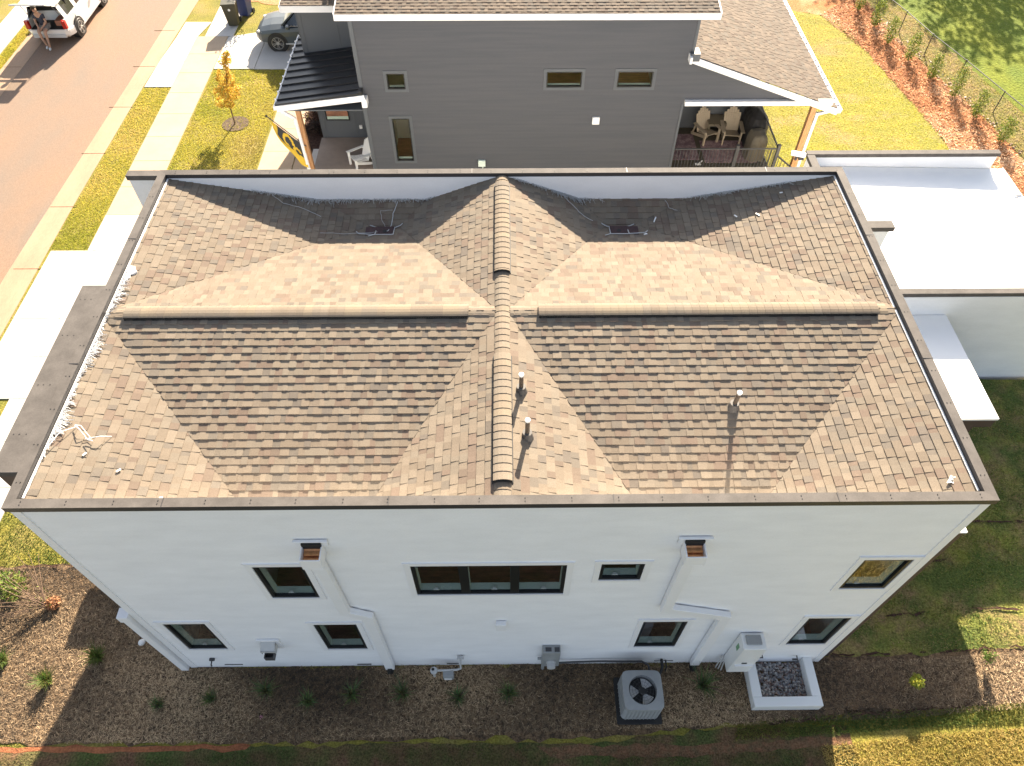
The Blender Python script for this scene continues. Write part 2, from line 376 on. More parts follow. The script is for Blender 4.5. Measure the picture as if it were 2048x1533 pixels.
def blades(name, poly, n, h, wd, cols, label, excl=(), lean=.5, m=None, z=.0, ns=.9, flat=False, clump=0., cat='grass', rising=False):
    x, y = scatter(poly, n, excl)
    if clump:
        keep = nr.rand(len(x)) < np.clip(.55+clump*fnoise(x, y, 1.7), .05, 1); x, y = x[keep], y[keep]
    N = len(x); zz = z+(rise(x, y) if rising else 0*x); a = nr.uniform(0, 6.283, N); hh = h*nr.uniform(.5, 1.4, N); ww = wd*nr.uniform(.6, 1.3, N)
    dx, dy = np.cos(a), np.sin(a); la = nr.uniform(0, lean, N)*hh; b2 = nr.uniform(0, 6.283, N)
    V = np.zeros((N, 4 if flat else 3, 3))
    if flat:   # pieces of straw lying at slight angles
        tl = nr.normal(0, .16, N); z0 = z+nr.uniform(0, .03, N)
        for i, (s1, s2) in enumerate(((-1,-1),(1,-1),(1,1),(-1,1))):
            V[:, i, 0] = x+dx*hh*.5*s1-dy*ww*.5*s2; V[:, i, 1] = y+dy*hh*.5*s1+dx*ww*.5*s2
            V[:, i, 2] = np.maximum(z+.004, z0+s1*hh*.5*np.abs(tl)+.004)+s2*ww*.2+(zz-z)
    else:
        V[:, 0] = np.stack([x-dx*ww, y-dy*ww, zz], 1); V[:, 1] = np.stack([x+dx*ww, y+dy*ww, zz], 1)
        V[:, 2] = np.stack([x+np.cos(b2)*la, y+np.sin(b2)*la, zz+hh], 1)
    k = V.shape[1]; F = np.arange(N*k).reshape(N, k)
    cols = np.array(cols); t = np.clip((fnoise(x, y, ns)+1)/2+nr.normal(0, .22, N), 0, .999)*(len(cols)-1)
    i0 = t.astype(int); fr = (t-i0)[:, None]; cc = cols[i0]*(1-fr)+cols[np.minimum(i0+1, len(cols)-1)]*fr
    cc = cc*nr.uniform(.75, 1.25, (N, 1))
    return fast_mesh(name, V.reshape(-1, 3), F, cc, m or m_blade, kind='stuff', label=label, cat=cat)

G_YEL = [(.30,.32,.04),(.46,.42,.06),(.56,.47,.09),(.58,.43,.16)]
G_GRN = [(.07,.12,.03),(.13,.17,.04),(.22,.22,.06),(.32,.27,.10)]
G_GOLD = [(.40,.32,.10),(.52,.41,.14),(.60,.46,.19)]  # bright gold tones carry the sunlight on the lawn past the house shadow
STRAW = [(.045,.036,.028),(.11,.082,.056),(.29,.205,.125),(.62,.45,.27)]
pit = [(5.05,.1),(6.45,.1),(6.45,-.95),(5.05,-.95)]
blades('straw_litter', [(-12.5,2.3),(-6.8,2.3),(-6.8,0),(13,.05),(13,-.95),(4.7,-1.22),(-5,-1.45),(-13,-1.4)], 190000, .065, .0055, STRAW,
       'loose pine straw covering the planting bed at the foot of the white wall', excl=[pit], m=m_straw, z=.018, flat=True, cat='straw', rising=True)
blades('short_grass', [(-12.2,2.3),(-6.4,2.5),(-6.4,7.1),(-12.2,7.1)], 26000, .05, .009, G_GRN, 'green turf left of the white house above the mulch bed', lean=1.4)
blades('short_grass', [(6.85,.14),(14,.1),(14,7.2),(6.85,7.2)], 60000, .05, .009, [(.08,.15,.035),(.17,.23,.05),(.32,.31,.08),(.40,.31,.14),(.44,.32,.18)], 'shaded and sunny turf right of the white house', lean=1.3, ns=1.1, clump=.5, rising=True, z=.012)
blades('short_grass', [(4.7,-1.2),(6.6,-1.06),(9.6,-.95),(13,-.93),(13,-1.32),(8.6,-1.30),(4.6,-1.5)], 15000, .06, .009, [(.08,.14,.04),(.14,.19,.05),(.26,.24,.07)], 'narrow strip of dark green sod along the mulch bed edge', lean=1.4, rising=True, z=.014)
blades('short_grass', [(6.3,-1.62),(8.6,-1.42),(13,-1.35),(13,-2.9),(6.3,-2.9)], 30000, .05, .009, G_GOLD, 'turf tinted sunlit gold in the bottom right corner', lean=1.4, rising=True, z=.012)
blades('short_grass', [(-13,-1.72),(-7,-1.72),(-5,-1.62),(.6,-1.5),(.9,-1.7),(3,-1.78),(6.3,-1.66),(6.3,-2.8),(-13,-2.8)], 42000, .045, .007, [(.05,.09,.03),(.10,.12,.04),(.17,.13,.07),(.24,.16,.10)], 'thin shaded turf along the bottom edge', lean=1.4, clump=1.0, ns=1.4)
blades('short_grass', [(-14.7,13.2),(-13.5,13.2),(-13.5,22.85),(-14.55,22.85)], 15000, .04, .011, G_YEL, 'grass verge between the street and the sidewalk', lean=1.4)
blades('short_grass', [(-12.05,14.9),(-8.9,14.9),(-8.95,24.2),(-12.05,24.2)], 30000, .04, .012, G_YEL[:3]+[(.33,.27,.08)], 'sunny front lawn around the small orange tree', lean=1.4)
blades('short_grass', [(8.5,12.6),(16.4,12.6),(16.5,18.8),(16.0,22.5),(15.7,25.2),(15.2,28.1),(13.1,29.2),(9,29.2)], 40000, .045, .014, [(.32,.33,.04),(.48,.44,.06),(.54,.45,.11),(.52,.39,.20)], 'sunny back lawn between the grey house and the orange mulch', lean=1.4, ns=.6)
blades('mulch_litter', [(16.4,12.6),(16.52,18.8),(16.05,22.5),(15.7,25.2),(14.5,28.8),(17.0,31),(17.5,25.4),(18.6,20.6),(19.2,15)], 30000, .13, .02, [(.32,.13,.05),(.52,.21,.085),(.66,.33,.16),(.70,.48,.30)], 'orange pine straw on the slope below the chain fence', m=m_straw, z=.012, flat=True, cat='straw')
blades('weeds', [(18.9,18.4),(18.0,23.3),(17.5,25.4),(17.0,31),(18.2,31),(19.4,24.6),(20.4,20.5),(21.2,16),(19.3,16)], 16000, .07, .016, [(.24,.26,.06),(.40,.33,.11),(.50,.38,.18)], 'weedy grass strip between the stones and the chain fence', lean=1.0)
blades('short_grass', [(-21.4,22),(-20.95,22),(-20.95,32),(-21.45,32)], 7000, .05, .014, G_YEL, 'grass verge left of the street behind the white car', lean=1.4)

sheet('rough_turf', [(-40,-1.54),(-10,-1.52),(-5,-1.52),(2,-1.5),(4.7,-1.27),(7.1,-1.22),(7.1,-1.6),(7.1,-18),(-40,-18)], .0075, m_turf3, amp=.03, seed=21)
b = MB()
for k in range(22):
    y = -6+k*3.05
    for (x0, x1) in ((-15.5,-14.6),(-20.9,-20.15)): b.box(x0, x1, y, y+.018, .005, .0165)
tag(b.build('gutter_joints', m_dirt), None, None, None, 'structure')

# ------------------------------------------------------------ WHITE HOUSE
HX, HD, HZ = 6.73, 7.42, 7.2
IX, IY0, IY1 = 6.57, .15, 7.28          # inner faces of the parapet
house = empty('white_house', (0, 3.7, 0), 'white flat-parapet house with brown shingled bowl roof, filling the middle of the photo', 'house')

def subtract(x0, x1, cuts):
    segs = [(x0, x1)]
    for a, b in cuts:
        nx = []
        for p, q in segs:
            if b <= p or a >= q: nx.append((p, q)); continue
            if a > p: nx.append((p, a))
            if b < q: nx.append((b, q))
        segs = nx
    return segs
def siding(name, x0, x1, z0, z1, y, holes, m, parent, exp=.15, t=.015, topfn=None):
    """lap boards on a wall facing -y, real tilted courses, window openings cut out"""
    b = MB(); z = z0
    while z < z1-1e-6:
        zt = min(z+exp, z1)
        cuts = sorted({z, zt} | {v for h in holes for v in (h[2], h[3]) if z < v < zt})
        for a, c in zip(cuts[:-1], cuts[1:]):
            hs = [(h[0], h[1]) for h in holes if h[2] < (a+c)/2 < h[3]]
            xe = topfn(a, c) if topfn else [(x0, x1)]
            for X0, X1 in [q for e in xe for q in subtract(e[0], e[1], hs)]:
                ya = y-t*(1-(a-z)/exp); yc = y-t*(1-(c-z)/exp)
                b.poly([(X0,ya,a),(X1,ya,a),(X1,yc,c),(X0,yc,c)])
                if a == z: b.poly([(X0,y,a),(X1,y,a),(X1,ya,a),(X0,ya,a)])
        z = zt
    return b.build(name, m, parent)
P3 = lambda o: lead(o, house)
WIN = [(-3.96,-3.15,3.87,5.17,'u'),(-1.48,1.0,3.95,5.15,'u'),(1.54,2.23,4.52,5.17,'u'),(5.66,6.45,4.06,5.24,'u'),
       (-6.31,-5.53,1.21,2.66,'l'),(-3.56,-2.76,1.13,2.56,'l'),(2.58,3.41,1.10,2.55,'l'),(5.63,6.43,1.17,2.66,'l')]
P3(siding('wall', -6.62, 6.62, .0, 7.09, .045, WIN, m_white, None))
for q_ in ((-6.69,-6.56),(6.56,6.69)): b = MB(); b.box(*q_,.02,.16,0,7.09); P3(b.build('corner_board', m_whitetrim))
b = MB()
b.box(-6.69,-6.60,.16,7.38,0,7.09); b.box(6.60,6.69,.16,7.38,0,7.09); b.box(-6.6,6.6,7.30,7.38,0,7.09)
b.box(-6.60,6.60,.09,.15,5.4,7.09)                                              # inner face of the near parapet
P3(b.build('parapet_wall', m_white))
# coping: four mitred caps with dark drip fascia
b = MB(); w_ = .145
o_ = [(-HX,0),(HX,0),(HX,HD),(-HX,HD)]; i_ = [(-HX+w_,w_),(HX-w_,w_),(HX-w_,HD-w_),(-HX+w_,HD-w_)]
for k in range(4):
    a, c = o_[k], o_[(k+1) % 4]; d, e = i_[(k+1) % 4], i_[k]
    b.poly([(a[0],a[1],HZ),(c[0],c[1],HZ),(d[0],d[1],HZ-.006),(e[0],e[1],HZ-.006)])
P3(b.build('coping', m_cap))
b = MB()
for k in range(4):
    a, c = o_[k], o_[(k+1) % 4]; d, e = i_[(k+1) % 4], i_[k]
    b.poly([(a[0],a[1],HZ-.11),(c[0],c[1],HZ-.11),(c[0],c[1],HZ),(a[0],a[1],HZ)])
    b.poly([(e[0],e[1],HZ-.006),(d[0],d[1],HZ-.006),(d[0],d[1],HZ-.09),(e[0],e[1],HZ-.09)])
    b.poly([(a[0],a[1],HZ-.11),(e[0],e[1],HZ-.11),(d[0],d[1],HZ-.11),(c[0],c[1],HZ-.11)])
P3(b.build('coping_fascia', m_capdark))
b = MB()
for X in np.arange(-6.5, 6.6, .62):
    X += rnd.uniform(-.02, .02)
    for yy in (.05, .10): b.cone(X, yy, HZ-.005, HZ+.004, .0075, .0075, 6); b.cone(X+.1, HD-yy, HZ-.005, HZ+.004, .006, .006, 6)
for Y in np.arange(.4, 7.2, .62):
    for xx in (.045, .10): b.cone(HX-xx, Y, HZ-.005, HZ+.004, .0075, .0075, 6); b.cone(-HX+xx, Y, HZ-.005, HZ+.004, .0075, .0075, 6)
P3(b.build('coping_screws', m_screw))['kind'] = 'stuff'
# seams between coping lengths
b = MB()
for X in (-4.6,-1.55,1.5,4.55): b.box(X, X+.012, -.003, w_, HZ-.002, HZ+.003)
for X in (-3.4,-.6,2.45,5.2): b.box(X, X+.012, HD-w_, HD+.003, HZ-.002, HZ+.003)
for Y in (2.5, 5.4): b.box(HX-w_, HX+.003, Y, Y+.012, HZ-.002, HZ+.003); b.box(-HX, -HX+w_, Y, Y+.012, HZ-.002, HZ+.003)
P3(b.build('coping_seams', m_capdark))['kind'] = 'stuff'
# white membrane strip showing below the inner fascia of the side parapets
for s in (-1, 1): b = MB(); b.box(*sorted((s*6.575, s*6.545)), .2, 7.24, 7.0, 7.118); P3(b.build('membrane_flashing', m_membrane))
b = MB(); b.box(-6.585, 6.585, 7.265, 7.299, 6.3, 7.11); P3(b.build('parapet_inner_wall', m_white))

# --- roof planes
def rz(x, y):
    ax = abs(x); Cc = 7.15-.38*ax
    if y <= 3.65: return max(7.10-.255*(IX-ax), Cc, 7.12-.222*(3.65-y))
    return max(7.10-.19*(IX-ax), Cc, 7.12-.25*(y-3.65), 6.57-.37*(IY1-y))
def clip(poly, a, b_, c):      # keep a*x+b*y+c >= 0
    out = []; n = len(poly)
    for i in range(n):
        p, q = poly[i], poly[(i+1) % n]; dp = a*p[0]+b_*p[1]+c; dq = a*q[0]+b_*q[1]+c
        if dp >= 0: out.append(p)
        if (dp > 0) != (dq > 0) and abs(dp-dq) > 1e-12:
            t = dp/(dp-dq); out.append((p[0]+(q[0]-p[0])*t, p[1]+(q[1]-p[1])*t))
    return out
# side bowls fall inwards: x-plane of the left parapet falls to the right
def planes(half):
    s = .255 if half == 'n' else .19
    L = [(-s,0,7.10-s*IX,'L'), (s,0,7.10-s*IX,'R')]
    Cc = [(.38,0,7.15,'CL'), (-.38,0,7.15,'CR')]
    return L, Cc
TONES = [(0.197, 0.16, 0.121), (0.186, 0.151, 0.114), (0.173, 0.131, 0.101), (0.159, 0.123, 0.095), (0.159, 0.136, 0.11), (0.214, 0.176, 0.134), (0.194, 0.163, 0.126), (0.147, 0.125, 0.103)]
TW = [5,5,2.6,1.2,2.2,3.5,4.5,.8]
def pick():
    return rnd.choices(TONES, TW)[0]
def shingles(b, poly, pl, exp=.135, zo=.0, seed=0):
    A, B_, K = pl[0], pl[1], pl[2]; g = math.hypot(A, B_); dx, dy = -A/g, -B_/g; cx_, cy_ = -dy, dx
    cs = 1/math.sqrt(1+g*g); e = exp*cs            # plan distance of one course
    S = [p[0]*dx+p[1]*dy for p in poly]; T = [p[0]*cx_+p[1]*cy_ for p in poly]
    k = math.floor(min(S)/e)
    while k*e < max(S):
        s0, s1 = k*e, (k+1)*e; t = min(T)-rnd.random()*.3
        st = clip(clip(poly, dx, dy, -s0), -dx, -dy, s1)
        if len(st) > 2:
            tn = pick(); up = 0
            while t < max(T):
                wd = rnd.choice((.08,.10,.12,.14,.16)) ; t2 = t+wd
                cell = clip(clip(st, cx_, cy_, -t), -cx_, -cy_, t2)
                if rnd.random() < .85: tn = pick()
                up = 1-up if rnd.random() < .8 else up
                if len(cell) > 2:
                    th = (.0140 if up else .0085)+rnd.uniform(-.001, .0015)
                    v = rnd.uniform(.93, 1.07); col = tuple(min(1, c*v) for c in tn)
                    def Z(p): return A*p[0]+B_*p[1]+K+zo
                    def fr(p): return ((p[0]*dx+p[1]*dy)-s0)/e
                    top = [(p[0], p[1], Z(p)+th*fr(p)+(.0025 if up else 0)) for p in cell]
                    ar = sum(cell[i-1][0]*cell[i][1]-cell[i][0]*cell[i-1][1] for i in range(len(cell)))
                    if ar < 0: top = top[::-1]
                    b.poly(top, col); n = len(top)
                    for i in range(n):
                        p, q = top[i], top[(i+1) % n]
                        b.poly([(p[0],p[1],Z(p)-.004),(q[0],q[1],Z(q)-.004),q,p], tuple(c*.8 for c in col) if False else col)
                t = t2
        k += 1
roofb = MB()
for half in 'nf':
    L, Cc = planes(half)
    rect = [(-IX,IY0),(IX,IY0),(IX,3.65),(-IX,3.65)] if half == 'n' else [(-IX,3.65),(IX,3.65),(IX,IY1),(-IX,IY1)]
    M_ = [(0,.222,7.12-.222*3.65,'M')] if half == 'n' else [(0,-.25,7.12+.25*3.65,'M'),(0,.37,6.57-.37*IY1,'F')]
    for sgn in (-1, 1):
        base = clip(rect, sgn, 0, 0)
        fam = [L[0] if sgn < 0 else L[1], Cc[0] if sgn < 0 else Cc[1]]+M_
        # the side slope: high at the parapet, falling towards the middle
        s = .255 if half == 'n' else .19
        fam[0] = (s*sgn, 0, 7.10-s*IX, 'side')
        fam[1] = (-.38*sgn, 0, 7.15, 'centre')
        for i, p in enumerate(fam):
            cell = base
            for j, q in enumerate(fam):
                if i != j: cell = clip(cell, p[0]-q[0], p[1]-q[1], p[2]-q[2])
            if len(cell) > 2: shingles(roofb, cell, p)
roof = P3(roofb.build('shingle_roof', m_shingle, tones=True)); tag(roof, 'brown and tan asphalt shingles sunk behind the parapet')
b = MB()
for i in range(32):
    for j in range(18):
        x0, x1 = -IX+i*2*IX/32, -IX+(i+1)*2*IX/32; y0, y1 = IY0+j*(IY1-IY0)/18, IY0+(j+1)*(IY1-IY0)/18
        b.poly([(x0,y0,rz(x0,y0)-.06),(x1,y0,rz(x1,y0)-.06),(x1,y1,rz(x1,y1)-.06),(x0,y1,rz(x0,y1)-.06)])
P3(b.build('roof_deck', m_dkgrey))
# --- ridge caps and ridge vents
def capstrip(b, axis, a, c, base, wd, lift, drop, step=.135, zfn=None):
    t = a; d = 1 if c > a else -1; i = 0; tn = pick()
    while (c-t)*d > .02:
        t2 = t+d*min(step, abs(c-t))
        if rnd.random() < .6: tn = rnd.choice(TONES[:2]+TONES[5:7]+[(.21,.17,.125),(.22,.18,.13)])
        z0 = base(t) if callable(base) else base
        top = []
        for q, hgt in ((-1,-drop),(-.8,-drop*.6),(-.45,-drop*.16),(0,0),(.45,-drop*.16),(.8,-drop*.6),(1,-drop)):
            top.append((q*wd/2, hgt))
        for (u0,h0),(u1,h1) in zip(top[:-1], top[1:]):
            za, zb = z0+lift+(.009 if axis == 'y' else .004), z0+lift+.001
            mk = (lambda T,U,Z_: (T,ry+U,Z_)) if axis == 'x' else (lambda T,U,Z_: (U,T,Z_))
            q = [mk(t,u0,h0+zb), mk(t,u1,h1+zb), mk(t2,u1,h1+za), mk(t2,u0,h0+za)]
            nn = (Vector(q[1])-Vector(q[0])).cross(Vector(q[2])-Vector(q[1])); q = q if nn.z > 0 else q[::-1]
            b.poly(q, tn)
            q = [mk(t2,u0,h0+za), mk(t2,u1,h1+za), mk(t2,u1,h1+za-.012), mk(t2,u0,h0+za-.012)]; b.poly(q, tn)
        t = t2
ry = 3.65
b = MB()
capstrip(b, 'x', -6.42, -.13, 7.125, .27, .0, .035); capstrip(b, 'x', 6.42, .13, 7.125, .27, .0, .035)
capstrip(b, 'y', 7.26, 3.5, 7.155, .25, .0, .045); capstrip(b, 'y', 3.5, .16, 7.155, .25, .0, .045)
P3(b.build('ridge_cap', m_shingle, tones=True))
def ridge_vent(axis, a, c, z0, drop):
    b = MB(); capstrip(b, axis, a, c, z0, .27, .047, drop)
    o = P3(b.build('ridge_vent', m_shingle, tones=True))
    b = MB(); lo, hi = min(a, c)+.01, max(a, c)-.01
    for s in (-1, 1):
        n = int((hi-lo)/.028)
        for k in range(n):      # ribbed plastic edge with small slots
            p = lo+k*(hi-lo)/n; q = p+(hi-lo)/n*.62; u0, u1 = sorted((s*.118, s*.136))
            if axis == 'x': b.box(p, q, ry+u0, ry+u1, z0-drop-.02, z0+.047-drop+.004)
            else: b.box(u0, u1, p, q, z0-drop-.03, z0+.047-drop+.004)
        u0, u1 = sorted((s*.10, s*.12))
        if axis == 'x': b.box(lo, hi, ry+u0, ry+u1, z0-drop-.03, z0+.044-drop); b.box(lo, hi, *sorted((ry+s*.134, ry+s*.150)), z0-drop-.03, z0-drop+.002)
        else: b.box(u0, u1, lo, hi, z0-drop-.03, z0+.044-drop); b.box(*sorted((s*.134, s*.150)), lo, hi, z0-drop-.03, z0-drop+.002)
    if axis == 'y':
        for e in (lo-.002,): b.box(-.11, .11, e-.004, e+.01, z0-drop-.02, z0+.03)
    v = b.build('vent_mesh', m_shadowmesh); v.parent = o; return o
ridge_vent('x', -6.25, -.56, 7.125, .03); ridge_vent('x', 6.25, .60, 7.125, .03)
ridge_vent('y', 7.02, 4.55, 7.155, .04); ridge_vent('y', 2.68, .37, 7.155, .04)
# --- vent pipes
def vent_pipe(x, y, h, dx, lab):
    z = rz(x, y); b = MB()
    b.tube([(x,y,z-.05),(x+dx*h,y,z+h)], .034, 14, .034, False)
    o = P3(b.build('vent_pipe', m_pipe, smooth=True)); tag(o, lab)
    b = MB(); b.tube([(x+dx*h,y,z+h-.03),(x+dx*h,y,z+h+.006)], .039, 14, .039); k = b.build('pipe_rim', m_pvc); k.parent = o
    b = MB(); b.tube([(x,y-.01,z-.03),(x,y,z+.06),(x,y,z+.10)], [.10,.075,.062], 18, 1)
    b.tube([(x,y,z+.098),(x,y,z+.108)], .07, 18, .07); k = b.build('pipe_boot', m_lead, smooth=False); k.parent = o
vent_pipe(.285, 2.04, .40, 0, 'vent pipe nearest the middle of the ridge'); vent_pipe(.36, 1.22, .42, 0, 'vent pipe nearest the front parapet'); vent_pipe(3.60, 1.92, .38, .03, 'vent pipe standing alone on the right slope')
# --- roof drains in the far bowls
for x, y, s in ((-2.32, 6.45, -1), (2.30, 6.43, 1)):
    b = MB(); z = rz(x, y)+.03
    b.box(x-.17, x+.17, y-.13, y+.14, z-.05, z); b.box(*sorted((x+s*.17, x+s*.38)), y-.13, y+.12, z-.05, z+.006)
    o = P3(b.build('roof_drain', mat('maroon_underlay', (.055,.028,.028), .8, var=.3, scale=9)))
    b = MB(); b.cone(x, y, z-.01, z+.004, .045, .045, 14); k = b.build('drain_hole', m_shadowmesh); k.parent = o
    b = MB()
    for p, q in (((-.18,-.14),(.18,-.14)),((-.18,.15),(.18,.15)),((-.18,-.14),(-.18,.15)),((.18,-.14),(.18,.15)),((-.18,.15),(-.32,.25)),((.18,.15),(.33,.26)),((-.18,-.14),(-.3,-.2)),((s*.18,-.14),(s*.5,-.10)),((s*.5,-.10),(s*.56,-.02))):
        pts = [(x+p[0]+(q[0]-p[0])*t+rnd.gauss(0,.004), y+p[1]+(q[1]-p[1])*t, rz(x+p[0]+(q[0]-p[0])*t, y+p[1]+(q[1]-p[1])*t)+.032) for t in (0,.33,.66,1)]
        b.tube(pts, .010, 5)
    k = b.build('sealant_bead', m_lgrey); k.parent = o

# --- windows
def window(x0, x1, z0, z1, n=1):
    y = .045; b = MB(); fw = .058
    b.box(x0, x1, y-.012, y+.045, z0, z0+fw); b.box(x0, x1, y-.012, y+.045, z1-fw, z1)
    xs = [x0+(x1-x0)*k/n for k in range(n+1)]
    for k, X in enumerate(xs):
        a, c = (X, X+fw) if k == 0 else ((X-fw, X) if k == n else (X-.075, X+.075))
        b.box(a, c, y-.012, y+.045, z0+fw, z1-fw)
    o = P3(b.build('window', m_blackframe, bevel=.004, seg=1))
    for k in range(n):
        a, c = xs[k]+(fw if k == 0 else .075), xs[k+1]-(fw if k == n-1 else .075)
        b = MB(); b.poly([(a,y+.025,z0+fw),(c,y+.025,z0+fw),(c,y+.025,z1-fw),(a,y+.025,z1-fw)]); q = b.build('pane', m_glass); q.parent = o
        b = MB(); b.box(a, c, y+.047, y+.17, z0+fw-.03, z0+fw-.004); b.box(a-.03, a, y+.047, y+.17, z0+fw-.03, z1-fw); b.box(c, c+.03, y+.047, y+.17, z0+fw-.03, z1-fw); q = b.build('sill', m_sill); q.parent = o
        b = MB(); mx = a+(c-a)*(.38 if k == 0 else .6); b.prism([(mx-.05,y+.045),(mx+.05,y+.045),(mx+.02,y+.085),(mx-.02,y+.085)], z0+fw, z0+fw+.025)
        q = b.build('latch', m_whitetrim); q.parent = o
    b = MB(); t = .10
    b.box(x0-t, x1+t, y-.026, y-.008, z1, z1+t); b.box(x0-t, x1+t, y-.026, y-.008, z0-t*.8, z0)
    b.box(x0-t, x0, y-.026, y-.008, z0, z1); b.box(x1, x1+t, y-.026, y-.008, z0, z1)
    b.box(x0-t-.02, x1+t+.02, y-.034, y-.005, z1+t, z1+t+.012)
    q = b.build('trim', m_whitetrim); q.parent = o
    # the room behind
    b = MB(); fl = z0-.9; X0, X1, Y0, Y1 = x0-.3, x1+.3, y+.16, y+3.0
    b.poly([(X0,Y0,fl),(X1,Y0,fl),(X1,Y1,fl),(X0,Y1,fl)]); q = b.build('room_floor', m_floorwood); q.parent = o
    b = MB(); b.poly([(X0,Y1,fl),(X1,Y1,fl),(X1,Y1,z1+.3),(X0,Y1,z1+.3)]); b.poly([(X0,Y0,fl),(X0,Y1,fl),(X0,Y1,z1+.3),(X0,Y0,z1+.3)])
    b.poly([(X1,Y0,fl),(X1,Y0,z1+.3),(X1,Y1,z1+.3),(X1,Y1,fl)]); b.poly([(X0,Y0,z1+.3),(X0,Y1,z1+.3),(X1,Y1,z1+.3),(X1,Y0,z1+.3)])
    b.poly([(X0,Y0,fl),(X0,Y0,z0),(X1,Y0,z0),(X1,Y0,fl)])
    q = b.build('room_wall', m_intwall); q.parent = o
for k, (a, c, d, e, lv) in enumerate(WIN): window(a, c, d, e, 3 if k == 1 else 1)

# --- scupper heads and downspouts
def head(x0, x1, ztop):
    b = MB(); y1 = .03; y0 = y1-.27; zb = ztop-.30; t = .02
    b.box(x0, x1, y0, y0+t, zb, ztop-.015); b.box(x0, x0+t, y0+t, y1, zb, ztop); b.box(x1-t, x1, y0+t, y1, zb, ztop); b.box(x0, x1, y0, y1, zb-.02, zb)
    b.box(x0-.09, x1+.09, y1-.022, y1-.004, ztop-.06, ztop+.13)
    b.box(x0-.1, x1+.1, y1-.05, y1-.002, ztop+.13, ztop+.145)
    o = P3(b.build('conductor_head', m_whitetrim, bevel=.004, seg=1))
    b = MB(); b.box(x0+t, x1-t, y0+t, y1-.10, ztop-.16, ztop-.145); b.bar((x0+.03,y1-.1,ztop-.10),(x1-.03,y1-.1,ztop-.10),.10,.012)
    b.poly([(x0+.03,y1-.12,ztop-.15),(x1-.03,y1-.12,ztop-.15),(x1-.03,y1-.05,ztop-.06),(x0+.03,y1-.05,ztop-.06)])
    q = b.build('copper_scupper', m_copper); q.parent = o
    b = MB(); b.box(x0+.01, x1-.01, y1-.055, y1-.024, ztop-.07, ztop+.07); q = b.build('scupper_opening', m_shadowmesh); q.parent = o
head(-2.99, -2.68, 5.98); head(2.68, 2.99, 5.98)
def spout(pts, wd=.19, dp=.11):
    """rectangular pipe following a path in the wall plane, mitred at the elbows"""
    b = MB(); n = len(pts); rings = []
    for i in range(n):
        p = Vector(pts[i]); d0 = (p-Vector(pts[i-1])).normalized() if i else None; d1 = (Vector(pts[i+1])-p).normalized() if i < n-1 else None
        t = ((d0 or d1)+(d1 or d0)).normalized(); sd = Vector((-t.z, 0, t.x)); k = 1/max(.4, abs(sd.dot(Vector((-(d0 or d1).z, 0, (d0 or d1).x)))))
        rings.append([p+sd*wd/2*k-Vector((0,dp/2,0)), p+sd*wd/2*k+Vector((0,dp/2,0)), p-sd*wd/2*k+Vector((0,dp/2,0)), p-sd*wd/2*k-Vector((0,dp/2,0))])
    for r0, r1 in zip(rings[:-1], rings[1:]):
        for k in range(4): b.poly([r0[k], r0[(k+1)%4], r1[(k+1)%4], r1[k]])
    b.poly(rings[0][::-1]); b.poly(rings[-1])
    return P3(b.build('downspout', m_whitetrim, bevel=.008, seg=1))
spout([(-2.84,-.04,5.7),(-2.80,-.04,3.40),(-2.44,-.04,3.14),(-2.44,-.04,.12)])
spout([(2.84,-.04,5.7),(2.84,-.04,3.42),(3.98,-.04,3.0),(3.98,-.04,.22)])
for x in (-2.44, 3.98):
    b = MB(); b.tube([(x,-.04,.2),(x,-.05,.08),(x-.01,-.12,-.03)], .075, 12, .075); P3(b.build('drain_boot', m_black, smooth=True))
spout([(-6.80,.02,3.0),(-6.80,.02,.02)], .15, .13)
b = MB(); b.box(-6.90,-6.70,-.06,.14,2.98,3.2); P3(b.build('conductor_head', m_whitetrim, bevel=.01))
for q_ in ((-5.93,-5.55,.17,.19),(-3.15,-2.85,.10,.115),(3.15,3.55,.16,.175),(-1.25,-1.0,.10,.112)): b = MB(); b.box(q_[0],q_[1],.020,.036,q_[2],q_[3]); P3(b.build('weep_slot', m_dkgrey))

# --- side projections seen past the corners
b = MB(); b.box(-7.10,-6.70,.6,4.2,0,7.08); P3(b.build('bay', m_brown))
b = MB(); b.box(-7.13,-6.733,.56,4.23,7.081,7.192); P3(b.build('bay_coping', m_cap, bevel=.004, seg=1))
b = MB()
for Y in (1.2,2.1,3.1,3.9):
    for X in (-7.05,-6.97,-6.87): b.cone(X, Y, 7.19, 7.197, .008, .008, 6)
P3(b.build('coping_screws', m_screw))['kind'] = 'stuff'
b = MB(); b.box(-7.33,-6.691,7.26,7.379,0,7.09); P3(b.build('fin_wall', m_white)); b = MB(); b.box(6.691,8.24,7.26,7.379,0,5.72); P3(b.build('fin_wall', m_white))
b = MB(); b.box(-7.36,-6.732,7.24,7.42,7.09,7.196); P3(b.build('fin_coping', m_cap, bevel=.003, seg=1)); b = MB(); b.box(6.735,8.30,7.20,7.43,5.72,5.83); P3(b.build('fin_coping', m_cap, bevel=.003, seg=1))
b = MB(); b.box(6.70,6.93,.14,3.6,0,5.95); P3(b.build('side_cladding', m_brown))
b = MB(); b.box(6.70,6.945,.12,3.62,5.95,5.99); P3(b.build('side_cladding_cap', m_whitetrim))
# front porch hidden below the roof edge but casting its shadow
b = MB(); b.box(-8.25,-6.69,6.25,7.25,2.75,2.95); P3(b.build('entry_canopy', m_whitetrim))
b = MB(); b.box(-8.2,-8.02,6.35,6.53,0,2.75); P3(b.build('entry_post', m_brown))

